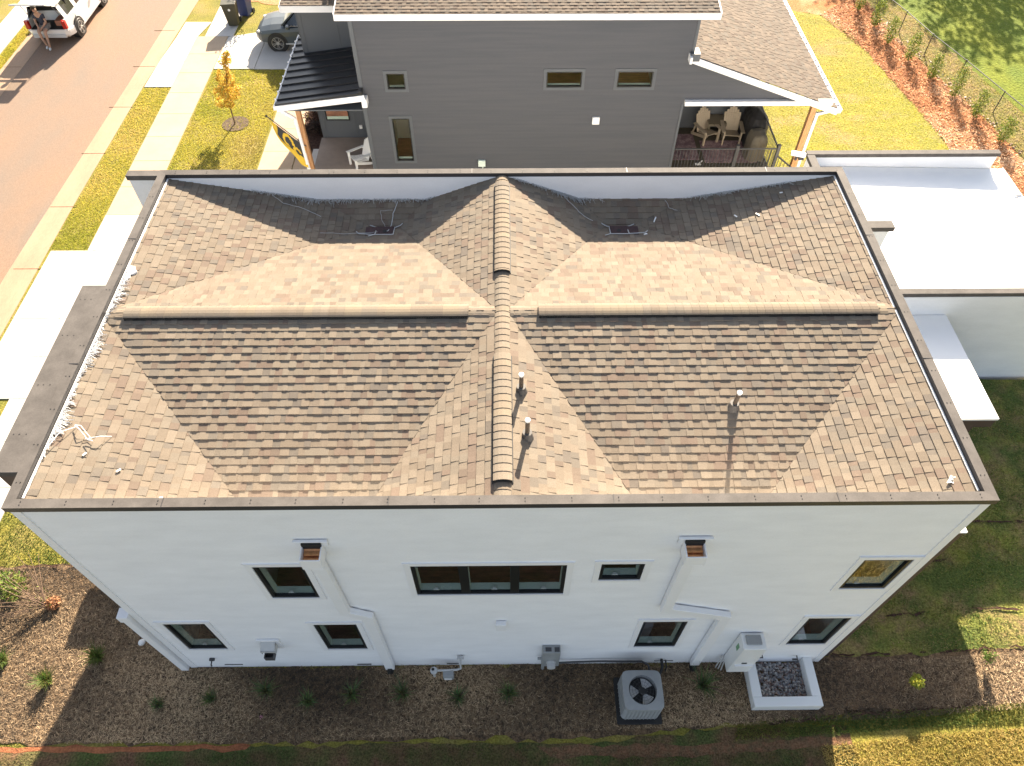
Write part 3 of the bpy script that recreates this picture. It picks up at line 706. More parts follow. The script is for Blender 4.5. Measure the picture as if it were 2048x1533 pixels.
# --- rear single-storey wing with white membrane roof
WZ = 3.62
b = MB(); b.box(6.72,14.45,7.42,7.56,0,WZ-.12); b.box(8.75,14.15,13.0,13.14,0,WZ-.12); b.box(8.70,8.84,10.9,12.99,0,WZ-.12)
b.box(14.1,14.24,7.58,12.98,0,3.05)
P3(b.build('wing_wall', m_white))
b = MB(); b.poly([(6.8,7.58,3.24),(14.35,7.58,3.10),(14.35,12.98,3.10),(8.82,12.98,3.21),(8.82,8.9,3.21),(6.8,8.9,3.24)]); P3(b.build('membrane_roof', m_membrane))
b = MB(); b.box(6.735,14.45,7.424,7.60,WZ-.11,WZ); b.box(8.66,14.2,12.97,13.16,WZ-.11,WZ); b.box(8.64,8.86,7.62,12.95,WZ-.11,WZ-.002); P3(b.build('wing_coping', m_cap, bevel=.003, seg=1))
b = MB(); b.box(8.69,8.71,9.0,12.3,0,WZ-.12); P3(b.build('wing_cladding', m_brown))
b = MB(); b.box(14.36,14.48,7.62,12.95,3.0,3.12); b.box(14.46,14.49,7.62,12.95,3.1,3.15); P3(b.build('gutter', m_whitetrim))
b = MB()
for Y in (8.4,9.5,10.6,11.7): b.box(14.3,14.5,Y,Y+.03,3.12,3.15)
P3(b.build('gutter_strap', m_lgrey))
# patio canopy on brown posts
b = MB(); b.box(7.9,10.85,4.30,7.40,2.84,2.90); P3(b.build('canopy_roof', m_membrane))
b = MB(); b.box(7.92,10.83,4.32,4.46,2.56,2.839); b.box(10.69,10.83,4.47,7.40,2.56,2.839); b.box(7.92,8.06,4.47,7.40,2.56,2.839); P3(b.build('canopy_beam', m_brown))
for X, X2 in ((8.0,8.3),(9.55,10.0)): b = MB(); b.box(X,X2,4.34,4.6,0,2.56); P3(b.build('canopy_post', m_brown))  # inner post widened so its shadow stands in for a side wall
b = MB(); b.box(10.32,10.47,4.34,4.52,0,2.56); P3(b.build('canopy_post', m_brown))

# --- torn membrane threads along the parapet
def threads(name, samples, label, m=m_membrane, ln=.06, up=.03, rad=.0032):
    b = MB()
    for (x, y, dx, dy) in samples:
        n = 3; l = ln*rnd.uniform(.4, 1.5); pts = []; a = rnd.gauss(0, .7)
        for k in range(n+1):
            t = k/n; px = x+dx*l*t+math.sin(a*3)*.02*t; py = y+dy*l*t+math.cos(a*5)*.02*t
            pts.append((px, py, rz(max(-IX, min(IX, px)), max(IY0, min(IY1, py)))+.022+up*rnd.random()*(1-abs(2*t-1)*.3)))
        b.tube(pts, rad*rnd.uniform(.7, 1.4), 3, None, False)
    o = b.build(name, m); return tag(o, label, 'membrane scrap')
S = []
for k in range(560):
    y = rnd.uniform(.85, 4.75); S.append((-6.55, y, rnd.uniform(.5, 1.6)*(1.0+.6*math.sin(y*5)), rnd.uniform(-.9,.9)))
threads('torn_membrane', S, 'ragged white membrane fringe along the left parapet', ln=.062, rad=.0036)
b = MB(); pts = [(-6.54,4.80),(-6.45,4.78),(-6.38,4.66),(-6.47,4.58),(-6.49,4.46),(-6.54,4.42)]
b.prism(wobble(pts, .015, .05, 4), 7.06, 7.11); tag(b.build('membrane_flap', m_membrane), 'white flap of loose membrane bulging over the left coping', 'membrane scrap')
S = [(rnd.uniform(-5.0,-1.35), 7.262, rnd.gauss(0,.5), -rnd.uniform(.4, 1.3)) for k in range(420)]+[(rnd.gauss(-3.9,.25), 7.262, rnd.gauss(.4,.7), -rnd.uniform(1,3)) for k in range(60)]
threads('torn_membrane', S, 'pale torn threads at the foot of the far parapet, left of the ridge', m=m_lgrey, rad=.004)
S = [(rnd.gauss(1.35,.28), 7.262, rnd.gauss(.4,.6), -rnd.uniform(.5, 2.4)) for k in range(150)]+[(rnd.uniform(.2,1.4), 7.262, rnd.gauss(.3,.5), -rnd.uniform(.3,1.2)) for k in range(120)]
threads('torn_membrane', S, 'pale torn threads on the far parapet just right of the ridge', m=m_lgrey, rad=.004)
S = [(rnd.gauss(4.3,.35), 7.262, rnd.gauss(0,.8), -rnd.uniform(.4, 1.6)) for k in range(130)]+[(rnd.gauss(5.4,.2), 7.262, rnd.gauss(0,.8), -rnd.uniform(.4, 1.3)) for k in range(50)]
threads('torn_membrane', S, 'pale torn threads at the right end of the far parapet', m=m_lgrey, rad=.004)
def strand(pts, rad, label, m=m_lgrey, cat='membrane scrap'):
    b = MB(); P_ = []
    for (x, y), (x2, y2) in zip(pts[:-1], pts[1:]):
        for k in range(4): t = k/4; P_.append((x+(x2-x)*t+rnd.gauss(0,.006), y+(y2-y)*t+rnd.gauss(0,.006), 0))
    P_.append((*pts[-1], 0)); P_ = [(x, y, rz(x, y)+.03+.02*rnd.random()) for x, y, _ in P_]
    b.tube(P_, rad*.62, 5); return tag(b.build('membrane_strand', m), label, cat)
strand([(-2.12,7.2),(-2.2,6.95),(-2.22,6.6),(-2.27,6.42)], .014, 'thick pale strand hanging from the far parapet into the left drain')
strand([(-2.22,7.02),(-2.45,7.0),(-2.42,6.8),(-2.32,6.6)], .006, 'thin bent strand beside the thick one above the left drain')
strand([(-3.55,6.28),(-3.1,6.33),(-2.45,6.40)], .006, 'thin pale strand reaching left from the left drain')
strand([(-4.6,7.2),(-4.35,7.0),(-3.95,6.92),(-3.6,6.75)], .007, 'thin pale strand trailing down the far left slope')
strand([(1.2,7.2),(1.45,6.9),(1.62,6.72),(1.8,6.66)], .008, 'forked pale strand right of the ridge below the far parapet')
strand([(3.3,7.2),(3.38,7.0),(3.5,6.9)], .007, 'short pale strand hanging from the far parapet above the right drain')
b = MB()
for pts in ([(-6.53,.95),(-6.42,1.25),(-6.30,1.42)],[(-6.30,1.42),(-6.18,1.32),(-6.08,1.22),(-6.0,1.2)],[(-6.08,1.22),(-5.9,1.26),(-5.8,1.33)],[(-6.3,1.42),(-6.2,1.4),(-6.05,1.25)],[(-6.1,1.22),(-5.98,1.17)]):
    b.tube([(x,y,rz(x,y)+.06+.05*math.sin(i*2)) for i,(x,y) in enumerate(pts)], .007, 5, .004)
tag(b.build('membrane_scrap', m_membrane), 'twisted white scrap lying near the left front corner of the roof', 'membrane scrap')
for k, (x, y, l, a, lab) in enumerate([(3.05,6.75,.16,1.2,'white sliver lying right of and above the right drain'),(5.5,6.98,.06,.2,'small white chip near the right end of the far slope'),(2.8,6.28,.07,.4,'white chip just below the right drain'),
     (4.55,6.5,.07,2.2,'left one of the white chips in the shaded right bowl'),(4.95,6.45,.09,2.3,'right one of the white chips in the shaded right bowl'),(-5.55,.78,.07,.8,'white crumb on the left slope near the front parapet'),
     (-6.05,.98,.06,.9,'white curl just below the twisted scrap'),(-4.9,.42,.05,.3,'white crumb nearest the front parapet on the left slope'),(6.28,.42,.14,.9,'white scribble of sealant in the right front roof corner')]):
    b = MB(); z = rz(x, y)+.024; b.obox((x,y,z), (l,.025,.014), Matrix.Rotation(a, 3, 'Z'))
    if k == 8:
        for q in range(4): b.obox((x+rnd.uniform(-.06,.06), y+rnd.uniform(-.08,.08), z), (.08,.016,.012), Matrix.Rotation(rnd.uniform(0,3), 3, 'Z'))
    tag(b.build('membrane_chip', m_pvc), lab, 'chip')

# ------------------------------------------------------------ GREY HOUSE
gh = empty('grey_house', (0.7, 20, 0), 'dark grey sided house with tan shingle roof and white fascias behind the white house', 'house')
PG = lambda o: lead(o, gh)
GY = 16.2
GW = [(-3.54,-2.99,3.78,4.29),(-3.56,-3.0,1.20,2.78),(1.34,2.42,3.82,4.33),(3.51,4.59,3.82,4.33)]
def topg(a, c):      # wall outline: main block plus the triangle under the low right roof
    z = (a+c)/2; x1 = 5.68
    if 3.28 < z < 4.80: x1 = max(5.68, min(9.75, 9.95-(z-3.28)*(9.95-5.68)/(4.80-3.28)))
    return [(-4.36, x1)]
PG(siding('wall', -4.36, 5.68, 0, 5.9, GY, GW, m_gsiding, None, exp=.12, t=.009, topfn=topg))
for q_ in ((-4.42,-4.30,GY-.03,GY+.05,0,5.9),(5.63,5.70,GY-.03,GY+.05,0,3.28),(5.63,5.70,GY-.03,GY+.05,4.7,5.9)): b = MB(); b.box(*q_); PG(b.build('corner_board', m_gtrim))
for (x0,x1,z0,z1) in GW:
    b = MB(); y = GY; fw = .035
    b.box(x0,x1,y-.012,y+.08,z0,z0+fw); b.box(x0,x1,y-.012,y+.08,z1-fw,z1); b.box(x0,x0+fw,y-.012,y+.08,z0+fw,z1-fw); b.box(x1-fw,x1,y-.012,y+.08,z0+fw,z1-fw)
    o = PG(b.build('window', m_blackframe))
    b = MB(); b.poly([(x0+fw,y+.025,z0+fw),(x1-fw,y+.025,z0+fw),(x1-fw,y+.025,z1-fw),(x0+fw,y+.025,z1-fw)]); q = b.build('pane', m_glass); q.parent = o
    b = MB(); b.box(x0+fw,x1-fw,y+.082,y+.17,z0+.005,z0+fw+.004); q = b.build('sill', m_sill); q.parent = o
    b = MB(); t = .09; b.box(x0-t,x1+t,y-.022,y-.008,z1,z1+t); b.box(x0-t,x1+t,y-.022,y-.008,z0-t,z0); b.box(x0-t,x0,y-.022,y-.008,z0,z1); b.box(x1,x1+t,y-.022,y-.008,z0,z1)
    q = b.build('trim', m_gtrim); q.parent = o
    b = MB(); fl = z0-.8
    b.poly([(x0-.3,y+.1,fl),(x1+.3,y+.1,fl),(x1+.3,y+2.5,fl),(x0-.3,y+2.5,fl)]); q = b.build('room_floor', m_floorwood); q.parent = o
    b = MB(); b.poly([(x0-.3,y+2.5,fl),(x1+.3,y+2.5,fl),(x1+.3,y+2.5,z1+.3),(x0-.3,y+2.5,z1+.3)]); b.poly([(x0-.3,y+.1,fl),(x0-.3,y+2.5,fl),(x0-.3,y+2.5,z1+.3),(x0-.3,y+.1,z1+.3)])
    b.poly([(x1+.3,y+.1,fl),(x1+.3,y+.1,z1+.3),(x1+.3,y+2.5,z1+.3),(x1+.3,y+2.5,fl)]); b.poly([(x0-.3,y+.1,z1+.3),(x0-.3,y+2.5,z1+.3),(x1+.3,y+2.5,z1+.3),(x1+.3,y+.1,z1+.3)])
    q = b.build('room_wall', m_intwall); q.parent = o
# fine shingles of the neighbour's roof: real courses with less relief
def coursed(b, poly, pl, exp=.14, seed=0): shingles(b, poly, pl, exp)
PAL = [(.145,.115,.090),(.13,.104,.082),(.115,.088,.070),(.165,.130,.10),(.13,.110,.090)]
sv = TONES[:], TW[:]
TONES[:] = PAL; TW[:] = [4,4,2,3,3]
b = MB(); sl = .17
up = [(-4.74,16.08),(6.2,16.08),(6.2,27),(-4.74,27)]
coursed(b, clip(up, 0, -1, 21.5), (0, sl, 6.12-sl*16.08))
coursed(b, [(-6.95,18.5),(-4.76,18.5),(-4.76,22),(-6.95,22)], (0, .12, 5.25-.12*18.5))
k_ = (4.92-3.16)/(10.56-5.60)
low = [(5.60,16.05),(10.56,16.05),(10.56,25.5),(5.60,25.5)]
coursed(b, low, (-k_, 0, 3.16+k_*10.56))
rf = PG(b.build('shingle_roof', m_shingle, tones=True))
TONES[:], TW[:] = sv
b = MB()
b.box(-4.78,6.24,16.10,16.14,5.92,6.10); b.poly([(-4.76,16.15,5.92),(6.2,16.15,5.92),(6.2,27,7.7),(-4.76,27,7.7)]); b.bar((-4.76,16.1,6.03),(-4.76,27,6.03+sl*10.9),.04,.18)
b.bar((6.22,16.1,6.03),(6.22,27,6.03+sl*10.9),.04,.18)
b.box(-6.98,-4.95,18.52,18.56,5.02,5.22); b.bar((-6.97,18.5,5.12),(-6.97,22,5.54),.04,.18)
b.bar((5.62,16.04,4.92-.14),(10.6,16.04,3.13-.10),.035,.19)
b.box(5.55,5.62,15.9,16.3,4.70,4.90)
PG(b.build('white_fascia', m_whitetrim))
b = MB(); b.box(5.70,10.35,16.04,16.18,3.26,3.40); PG(b.build('porch_beam', m_whitetrim))
b = MB(); b.box(5.58,5.86,16.02,16.4,4.72,4.95); PG(b.build('kickout_flashing', m_gtrim))
b = MB(); b.box(10.58,10.69,16.0,25.5,3.02,3.11); b.box(10.67,10.70,16.0,25.5,3.09,3.15); PG(b.build('gutter', m_whitetrim))
b = MB()
for k in range(24): b.box(10.52,10.69,16.35+k*.39,16.38+k*.39,3.13,3.165)
PG(b.build('gutter_strap', m_whitetrim))
b = MB(); b.box(-4.36,5.66,GY+.02,26,0,.0+5.9) if False else b.box(-4.34,-4.28,GY+.05,26,0,5.9); b.box(5.60,5.66,GY+.05,26,0,5.9); b.box(-4.3,5.6,25.9,26,0,7)
b.box(9.0,9.06,19.3,25.5,0,3.2); b.box(5.67,9.0,19.25,19.31,0,3.2)
PG(b.build('wall', m_gtrim))
b = MB(); b.box(-6.66,-4.36,18.97,19.05,0,5.0); b.box(-6.66,-6.6,19.05,24,0,5.0); PG(b.build('wall', m_gtrim))
b = MB()
for x in (-6.66,-6.52): b.box(x,x+.02,18.952,18.97,0,5.0)
b.box(-5.38,-5.36,18.955,18.97,0,5.0); PG(b.build('wall_batten', m_gtrim))
# porch window and wall outlet
b = MB(); x0,x1,z0,z1 = -6.40,-5.55,.98,2.3; y = 18.97
b.box(x0,x1,y-.03,y+.0,z0,z0+.04); b.box(x0,x0+.04,y-.03,y,z0,z1); b.box(x1-.04,x1,y-.03,y,z0,z1); b.box(x0,x1,y-.03,y,z1-.04,z1)
o = PG(b.build('window', m_blackframe))
b = MB(); b.poly([(x0+.04,y-.02,z0+.04),(x1-.04,y-.02,z0+.04),(x1-.04,y-.02,z1-.04),(x0+.04,y-.02,z1-.04)]); q = b.build('pane', m_glass); q.parent = o
b = MB(); b.box(x0+.04,x1-.04,y-.012,y-.003,z0+.16,z1-.04); q = b.build('blind', m_floorwood); q.parent = o
b = MB(); b.box(x0+.04,x1-.04,y-.012,y-.003,z0+.04,z0+.155); q = b.build('sill', m_sill); q.parent = o
b = MB(); b.box(-5.25,-5.15,18.90,18.965,.66,.78); PG(b.build('outlet_box', m_whitetrim, bevel=.01))
# metal porch roof with standing seams
b = MB(); zA, zB = 3.42, 3.78   # left eave, right top
def mz(x): return zA+(zB-zA)*(x+7.05)/2.7
b.faces([(-7.05,15.92,zA),(-4.36,15.92,mz(-4.36)),(-4.36,18.96,mz(-4.36)),(-6.67,18.96,mz(-6.67)),(-6.67,20.2,mz(-6.67)),(-7.05,20.2,zA)], [(0,1,2,3,4,5)])
for k in range(10):
    y = 16.2+k*.42; x1 = -4.38 if y < 18.9 else -6.7
    b.bar((-7.05,y,zA+.022),(x1,y,mz(x1)+.022),.025,.045)
b.bar((-7.06,15.95,zA+.02),(-4.36,15.95,mz(-4.36)+.02),.12,.05)
b.box(-4.42,-4.30,15.9,16.16,3.74,3.86)
PG(b.build('metal_porch_roof', m_metalroof))
b = MB(); b.bar((-7.04,15.88,zA-.10),(-4.24,15.88,mz(-4.24)-.12),.03,.19); b.box(-4.36,-4.20,15.86,16.15,3.36,3.62)
b.box(-7.12,-7.05,15.86,20.3,3.28,3.40)
PG(b.build('porch_fascia', m_whitetrim))
b = MB(); b.box(-7.04,-4.4,15.95,18.9,3.20,3.24); PG(b.build('porch_ceiling', m_gtrim))
b = MB(); b.box(-7.10,-7.06,15.9,20.3,3.40,3.43)
for k in range(9): b.box(-7.13,-7.06,16.2+k*.45,16.24+k*.45,3.42,3.46)
PG(b.build('gutter_strap', m_whitetrim))
b = MB(); b.box(-6.5,-6.36,15.96,16.1,.2,3.2); PG(b.build('cedar_post', m_wood))
b = MB(); 
for p, q in (((-6.98,15.9,3.3),(-6.55,15.90,2.98)),((-6.55,15.90,3.0),(-6.50,15.90,.3))): b.bar(p, q, .09, .08, up=(0,1,0))
PG(b.build('downspout', m_whitetrim, bevel=.008))
b = MB(); b.box(-6.72,-4.36,15.6,18.95,0,.27); PG(b.build('porch_slab', m_porch))
b = MB(); b.box(-6.98,-6.74,15.6,18.45,0,.13); PG(b.build('porch_step', m_conc))
# right deck, posts and railing
b = MB(); b.box(5.70,9.25,16.2,19.2,.36,.45); PG(b.build('deck_floor', m_deck))
b = MB(); b.box(9.82,9.98,16.22,16.38,0,3.26); PG(b.build('cedar_post', m_wood))
b = MB(); b.bar((10.45,16.1,3.06),(10.06,16.22,2.86),.09,.08); b.bar((10.06,16.24,2.9),(10.06,16.24,.1),.09,.09,up=(0,1,0)); PG(b.build('downspout', m_whitetrim, bevel=.008))
b = MB()
def rail(p, q, n):
    p, q = Vector(p), Vector(q)
    b.bar(p+Vector((0,0,1.12)), q+Vector((0,0,1.12)), .04, .04); b.bar(p+Vector((0,0,.12)), q+Vector((0,0,.12)), .03, .03)
    for k in range(n+1):
        c = p+(q-p)*k/n; b.box(c.x-.008,c.x+.008,c.y-.008,c.y+.008,c.z+.1,c.z+1.12)
rail((5.72,16.24,.45),(9.2,16.24,.45),32); rail((9.2,16.24,.45),(9.2,19.2,.45),26); rail((9.2,16.24,.2),(9.9,15.6,-.1),8)
o = PG(b.build('deck_railing', m_dkgrey))
for (x, y) in ((7.82,16.24),(9.2,16.24)):
    b = MB(); b.box(x-.05,x+.05,y-.05,y+.05,.0,1.72); q = b.build('rail_post', m_dkgrey); q.parent = o
b = MB(); b.box(8.35,9.2,16.1,16.16,0,.36); PG(b.build('deck_skirt', m_deck))

# wall fittings on the grey house
b = MB(); b.box(2.86,3.09,16.12,16.19,2.57,2.82); o = b.build('vent_cover', m_whitetrim, bevel=.01); tag(o, 'small white square vent cover on the grey siding', 'vent cover')
b = MB(); b.obox((-.73,16.1,1.15),(.24,.10,.22)); b.tube([(-.70,16.08,1.04),(-.70,16.08,.7)], .022, 8); o = b.build('utility_box', m_sill, bevel=.01); tag(o, 'cream utility box with a short pipe low on the grey siding', 'utility box')

# flag on the porch post
fl = empty('house_flag', (-6.42,15.92,1.95), 'gold and black flag hanging from a slanted pole on the porch post', 'flag')
b = MB(); p0, p1 = Vector((-6.42,15.93,1.95)), Vector((-7.68,16.62,2.62)); b.tube([p0,p1], .016, 8); q = lead(b.build('flag_pole', m_dkgrey), fl)
b = MB(); b.tube([p1-Vector((0,0,.04)),p1+Vector((-.01,0,0)),p1+Vector((0,0,.04))], [.01,.04,.01], 10, 1); lead(b.build('finial', m_black), fl)
b = MB(); nu, nv = 56, 22
def cloth(u, v):
    p = p1+(p0-p1)*(.10+.86*u); dr = (.16+.62*math.sin(min(1,u*1.15)*math.pi*.55)**.8)*v
    return p+Vector((.05*math.sin(u*9+v*3)*v - .28*v*u*0, -.16*v*math.sin(u*3)+.05*math.sin(v*7+u*4)*v-.05, -dr-.01))
def flagcol(u, v):
    if u < .17: return (.72,.47,.04)
    blk = v < .70 and u < .93
    d = math.hypot((u-.50)*1.9, (v-.36)*1.0)
    if .17 < d < .30 and not (u > .5 and v > .42): blk = False
    d2 = math.hypot((u-.70)*1.9, (v-.62)*1.0)
    if d2 < .24: blk = False
    if d2 < .12 or (abs(v-.62) < .05 and .66 < u < .88): blk = True
    if .78 < u < .93 and v < .3: blk = True
    return (.04,.04,.042) if blk else (.72,.47,.04)
for i in range(nu):
    for j in range(nv):
        u0,u1,v0,v1 = i/nu,(i+1)/nu,j/nv,(j+1)/nv
        b.poly([cloth(u0,v0),cloth(u1,v0),cloth(u1,v1),cloth(u0,v1)], flagcol((u0+u1)/2,(v0+v1)/2))
q = b.build('flag_cloth', mat('flag_fabric', (.7,.47,.04), .75, attr='tone'), tones=True, smooth=False); lead(q, fl)
sm = q.modifiers.new('thick','SOLIDIFY'); sm.thickness = .004

# ------------------------------------------------------------ chairs, table, deck items
def adirondack(loc, rz_, m, label, cat, grp=None, s=1.0):
    e = empty('adirondack_chair', loc, label, cat, grp, rz_)   # local: sitter looks along +x
    b = MB()
    for k in range(6): b.bar((-.18+.0,-.26+k*.104,.30),(.30,-.26+k*.104,.38),.094,.02) if False else None
    for k in range(5): b.obox((-.16+.11*k, 0, .27+.025*k), (.10,.50,.022), Matrix.Rotation(-.2,3,'Y'))
    q = b.build('seat', m, bevel=.003, seg=1); q.parent = e
    b = MB()
    for k in range(7):
        y = -.255+k*.085; h = .86-.10*abs(k-3)**1.25*.55
        a = Vector((-.20,y*.86,.24)); d = Vector((-.36,y*.17/ .86,.93)).normalized(); b.bar(a, a+d*h, .078, .018, up=(1,0,.4))
    b.bar((-.315,-.27,.50),(-.315,.27,.50),.03,.05); b.bar((-.42,-.25,.80),(-.42,.25,.80),.03,.05)
    q = b.build('backrest', m, bevel=.003, seg=1); q.parent = e
    for sy_ in (-1, 1):
        b = MB(); b.obox((.02,sy_*.33,.545),(.74,.13,.022)); b.bar((.33,sy_*.29,0),(.33,sy_*.29,.53),.045,.09,up=(1,0,0)); q = b.build('armrest', m, bevel=.003, seg=1); q.parent = e
        b = MB(); b.bar((.36,sy_*.27,.36),(-.52,sy_*.27,.03),.03,.11); b.bar((-.42,sy_*.29,.06),(-.30,sy_*.29,.54),.04,.05); q = b.build('leg', m, bevel=.003, seg=1); q.parent = e
    e.scale = (s,)*3; return e
adirondack((-5.05,17.28,.27), R(215), m_pvc, 'white adirondack chair on the left front porch of the grey house', 'chair', s=.9)
adirondack((7.35,18.48,.45), R(-68), m_adir, 'tan adirondack chair left of the brown deck table', 'chair', 'tan deck chairs', s=1.0)
adirondack((8.22,18.42,.45), R(-95), m_adir, 'tan adirondack chair right of the brown deck table', 'chair', 'tan deck chairs', s=1.02)
tb = empty('deck_table', (7.72,18.85,.45), 'slatted brown side table between the two tan adirondack chairs', 'table')
b = MB()
for k in range(6): b.obox((7.72,18.60+k*.105,1.0),(.66,.096,.025))
b.box(7.39,8.05,18.535,18.55,.93,1.0); lead(b.build('tabletop', m_adird), tb)
for x in (7.43,8.0):
    for y in (18.58,19.1): b = MB(); b.box(x-.03,x+.03,y-.03,y+.03,.45,.98); lead(b.build('leg', m_adird), tb)
for (x0,x1,y0,y1,lab) in ((5.95,6.95,17.22,18.78,'pinkish patterned rug against the wall on the deck'),(7.12,8.96,17.05,18.36,'larger pinkish patterned rug in the middle of the deck')):
    b = MB(); b.box(x0,x1,y0,y1,.452,.466); tag(b.build('outdoor_rug', m_rug), lab, 'rug', 'deck rugs')
st = empty('side_table', (8.72,18.75,.45), 'small black wire side table right of the tan chairs', 'side table')
b = MB(); b.box(8.55,8.9,18.6,18.95,.95,.97); lead(b.build('tabletop', m_dkgrey), st)
for x in (8.57,8.88):
    for y in (18.62,18.93): b = MB(); b.box(x-.01,x+.01,y-.01,y+.01,.45,.95); lead(b.build('leg', m_dkgrey), st)
b = MB(); b.box(8.62,8.76,18.7,18.84,.975,1.04); b.cone(8.82,18.82,.975,1.06,.04,.035,10); tag(b.build('phone_speaker', m_black), 'small black items lying on the wire side table', 'gadget')
# covered grill: draped, creased cover
def covered(name, cx_, cy_, z0, lx, ly, h, m, label, cat, fold=.03, seed=1, top=.75, hump=0):
    b = MB(); n, mm = 44, 12; rr = random.Random(seed); ph = [rr.random()*6 for _ in range(6)]
    rows = []
    for j in range(mm+1):
        t = j/mm; row = []
        for i in range(n):
            a = 2*math.pi*i/n; e = 4.0
            c, s = math.cos(a), math.sin(a); rr_ = (abs(c)**e+abs(s)**e)**(-1/e)
            sh = (1+.05*(1-t)) if t < .8 else (1-(t-.8)/.2*(1-top))
            f = 1+fold*(math.sin(5*a+ph[0]+t*2)+.6*math.sin(11*a+ph[1]-t*3)+.4*math.sin(17*a+ph[2]))*(1.1-t*.6)
            x = cx_+c*rr_*lx/2*sh*f; y = cy_+s*rr_*ly/2*sh*f
            z = z0+h*(t if t < .8 else .8+.2*math.sin((t-.8)/.2*math.pi/2))
            row.append((x, y, z+.01*math.sin(3*a+ph[3])))
        rows.append(row)
    for j in range(mm):
        for i in range(n): b.faces([rows[j][i],rows[j][(i+1)%n],rows[j+1][(i+1)%n],rows[j+1][i]], [(0,1,2,3)])
    rt = rows[-1]; cz = z0+h*1.02+hump
    for i in range(n): b.poly([rt[i], rt[(i+1)%n], (cx_,cy_,cz)])
    o = b.build(name, m, bevel=0, smooth=True)
    return tag(o, label, cat)
covered('covered_grill', 9.02, 18.45, .45, .70, 1.25, 1.12, m_cover, 'black draped grill cover at the right back of the deck', 'grill', .06, 3, .55, .08)
b = MB(); b.tube([(8.93,18.02,1.28),(8.925,17.99,1.30)], .045, 12); tag(b.build('cover_badge', mat('pink_badge', (.55,.2,.17), .6)), 'round pink badge on the black grill cover', 'badge')
covered('covered_firepit', 8.86, 17.45, .45, .62, .72, .95, m_cover2, 'olive wrinkled cover over a shorter item in front of the black grill cover', 'covered item', .05, 5, .7, .02)
b = MB(); b.box(6.75,6.95,16.9,17.0,.46,.48); b.bar((6.8,16.85,.5),(7.0,17.05,.54),.04,.02); tag(b.build('dog_toy', m_pvc), 'small white toy on the deck behind the railing', 'toy')
# flood light on the corner of the rear wing
fd = empty('flood_light', (8.62,13.0,3.5), 'white boxy flood light on the corner of the rear wing parapet', 'flood light')
b = MB(); b.obox((8.40,12.98,3.62),(.40,.18,.07), Matrix.Rotation(-.35,3,'Z')); lead(b.build('lamp_panel', m_whitetrim, bevel=.01), fd)
b = MB(); b.obox((8.50,12.96,3.53),(.14,.12,.12)); b.obox((8.34,12.93,3.52),(.06,.06,.10)); lead(b.build('bracket', m_dkgrey), fd)

# ------------------------------------------------------------ wall equipment on the white house
mt = empty('electric_meter', (.9,.03,.3), 'grey electric meter box with round glass dial low on the white wall', 'electric meter')
b = MB(); b.box(.74,1.10,-.13,.03,.38,1.26); lead(b.build('meter_box', m_grey, bevel=.012), mt)
b = MB(); b.box(.98,1.08,-.11,-.02,1.262,1.268); b.box(.80,.92,-.10,-.02,1.262,1.266); lead(b.build('hub_cap', m_dkgrey), mt)
b = MB(); b.tube([(.93,-.12,.68),(.93,-.26,.68)], .085, 20); b.tube([(.93,-.13,.68),(.93,-.16,.68)], .105, 20); lead(b.build('meter_dial', m_lgrey, bevel=.01), mt)
b = MB(); b.tube([(.78,-.06,.4),(.78,-.06,-.02)], .035, 10); b.tube([(.66,-.04,.62),(.74,-.04,.62)], .03, 8); lead(b.build('conduit', m_grey), mt)
cb = MB(); pts = [(.95,-.06,.40),(1.02,-.05,.34),(1.5,-.03,.33),(2.0,-.03,.36),(2.5,-.03,.33),(2.85,-.04,.36),(2.98,-.1,.32),(3.02,-.25,.22)]
cb.tube([tuple(Vector(pts[i]).lerp(Vector(pts[min(i+1,len(pts)-1)]), t)) for i in range(len(pts)-1) for t in (0,.33,.66)], .022, 8)
tag(cb.build('power_conduit', m_dkgrey, smooth=True), 'dark flexible conduit running along the wall foot to the air conditioner', 'conduit')
b = MB(); b.box(-.17,.03,-.06,.03,2.36,2.66); tag(b.build('vent_cover', m_whitetrim, bevel=.012), 'white square vent cover in the middle of the white wall', 'vent cover')
ex = empty('dryer_vent', (-4.6,.0,1.4), 'grey hooded dryer vent on a white plate low on the left of the white wall', 'dryer vent')
b = MB(); b.box(-4.84,-4.40,-.0,.035,1.30,1.76); lead(b.build('backplate', m_whitetrim, bevel=.006), ex)
b = MB(); b.poly([(-4.76,.0,1.70),(-4.48,.0,1.70),(-4.48,-.16,1.60),(-4.76,-.16,1.60)]); b.box(-4.76,-4.75,-.16,0,1.45,1.62); b.box(-4.49,-4.48,-.16,0,1.45,1.62); b.box(-4.76,-4.48,-.17,-.16,1.55,1.61); lead(b.build('hood', m_lgrey), ex)
b = MB()
for (x0,x1,y0,y1) in ((-4.70,-4.69,-.24,-.1),(-4.53,-4.52,-.24,-.1),(-4.70,-4.52,-.25,-.24)): b.box(x0,x1,y0,y1,1.34,1.50)
b.box(-4.70,-4.52,-.24,-.1,1.335,1.345); lead(b.build('bird_cage', m_dkgrey), ex)
gm = empty('gas_meter', (-1.2,-.25,.3), 'grey gas meter and pipes standing at the foot of the white wall', 'gas meter')
b = MB(); b.tube([(-.93,.02,.62),(-.93,-.14,.62),(-.93,-.16,.40),(-1.02,-.18,.38),(-1.42,-.20,.40)], .022, 8); b.tube([(-1.5,-.20,.50),(-1.5,-.20,.0)], .03, 10); b.obox((-.93,-.02,.66),(.14,.06,.05)); lead(b.build('gas_pipe', m_lgrey), gm)
b = MB(); b.box(-1.30,-1.08,-.32,-.17,.16,.40); lead(b.build('meter_body', m_grey, bevel=.02), gm)
b = MB(); b.tube([(-1.48,-.22,.44),(-1.48,-.22,.50)], .075, 16); lead(b.build('regulator', m_lgrey, bevel=.01), gm)
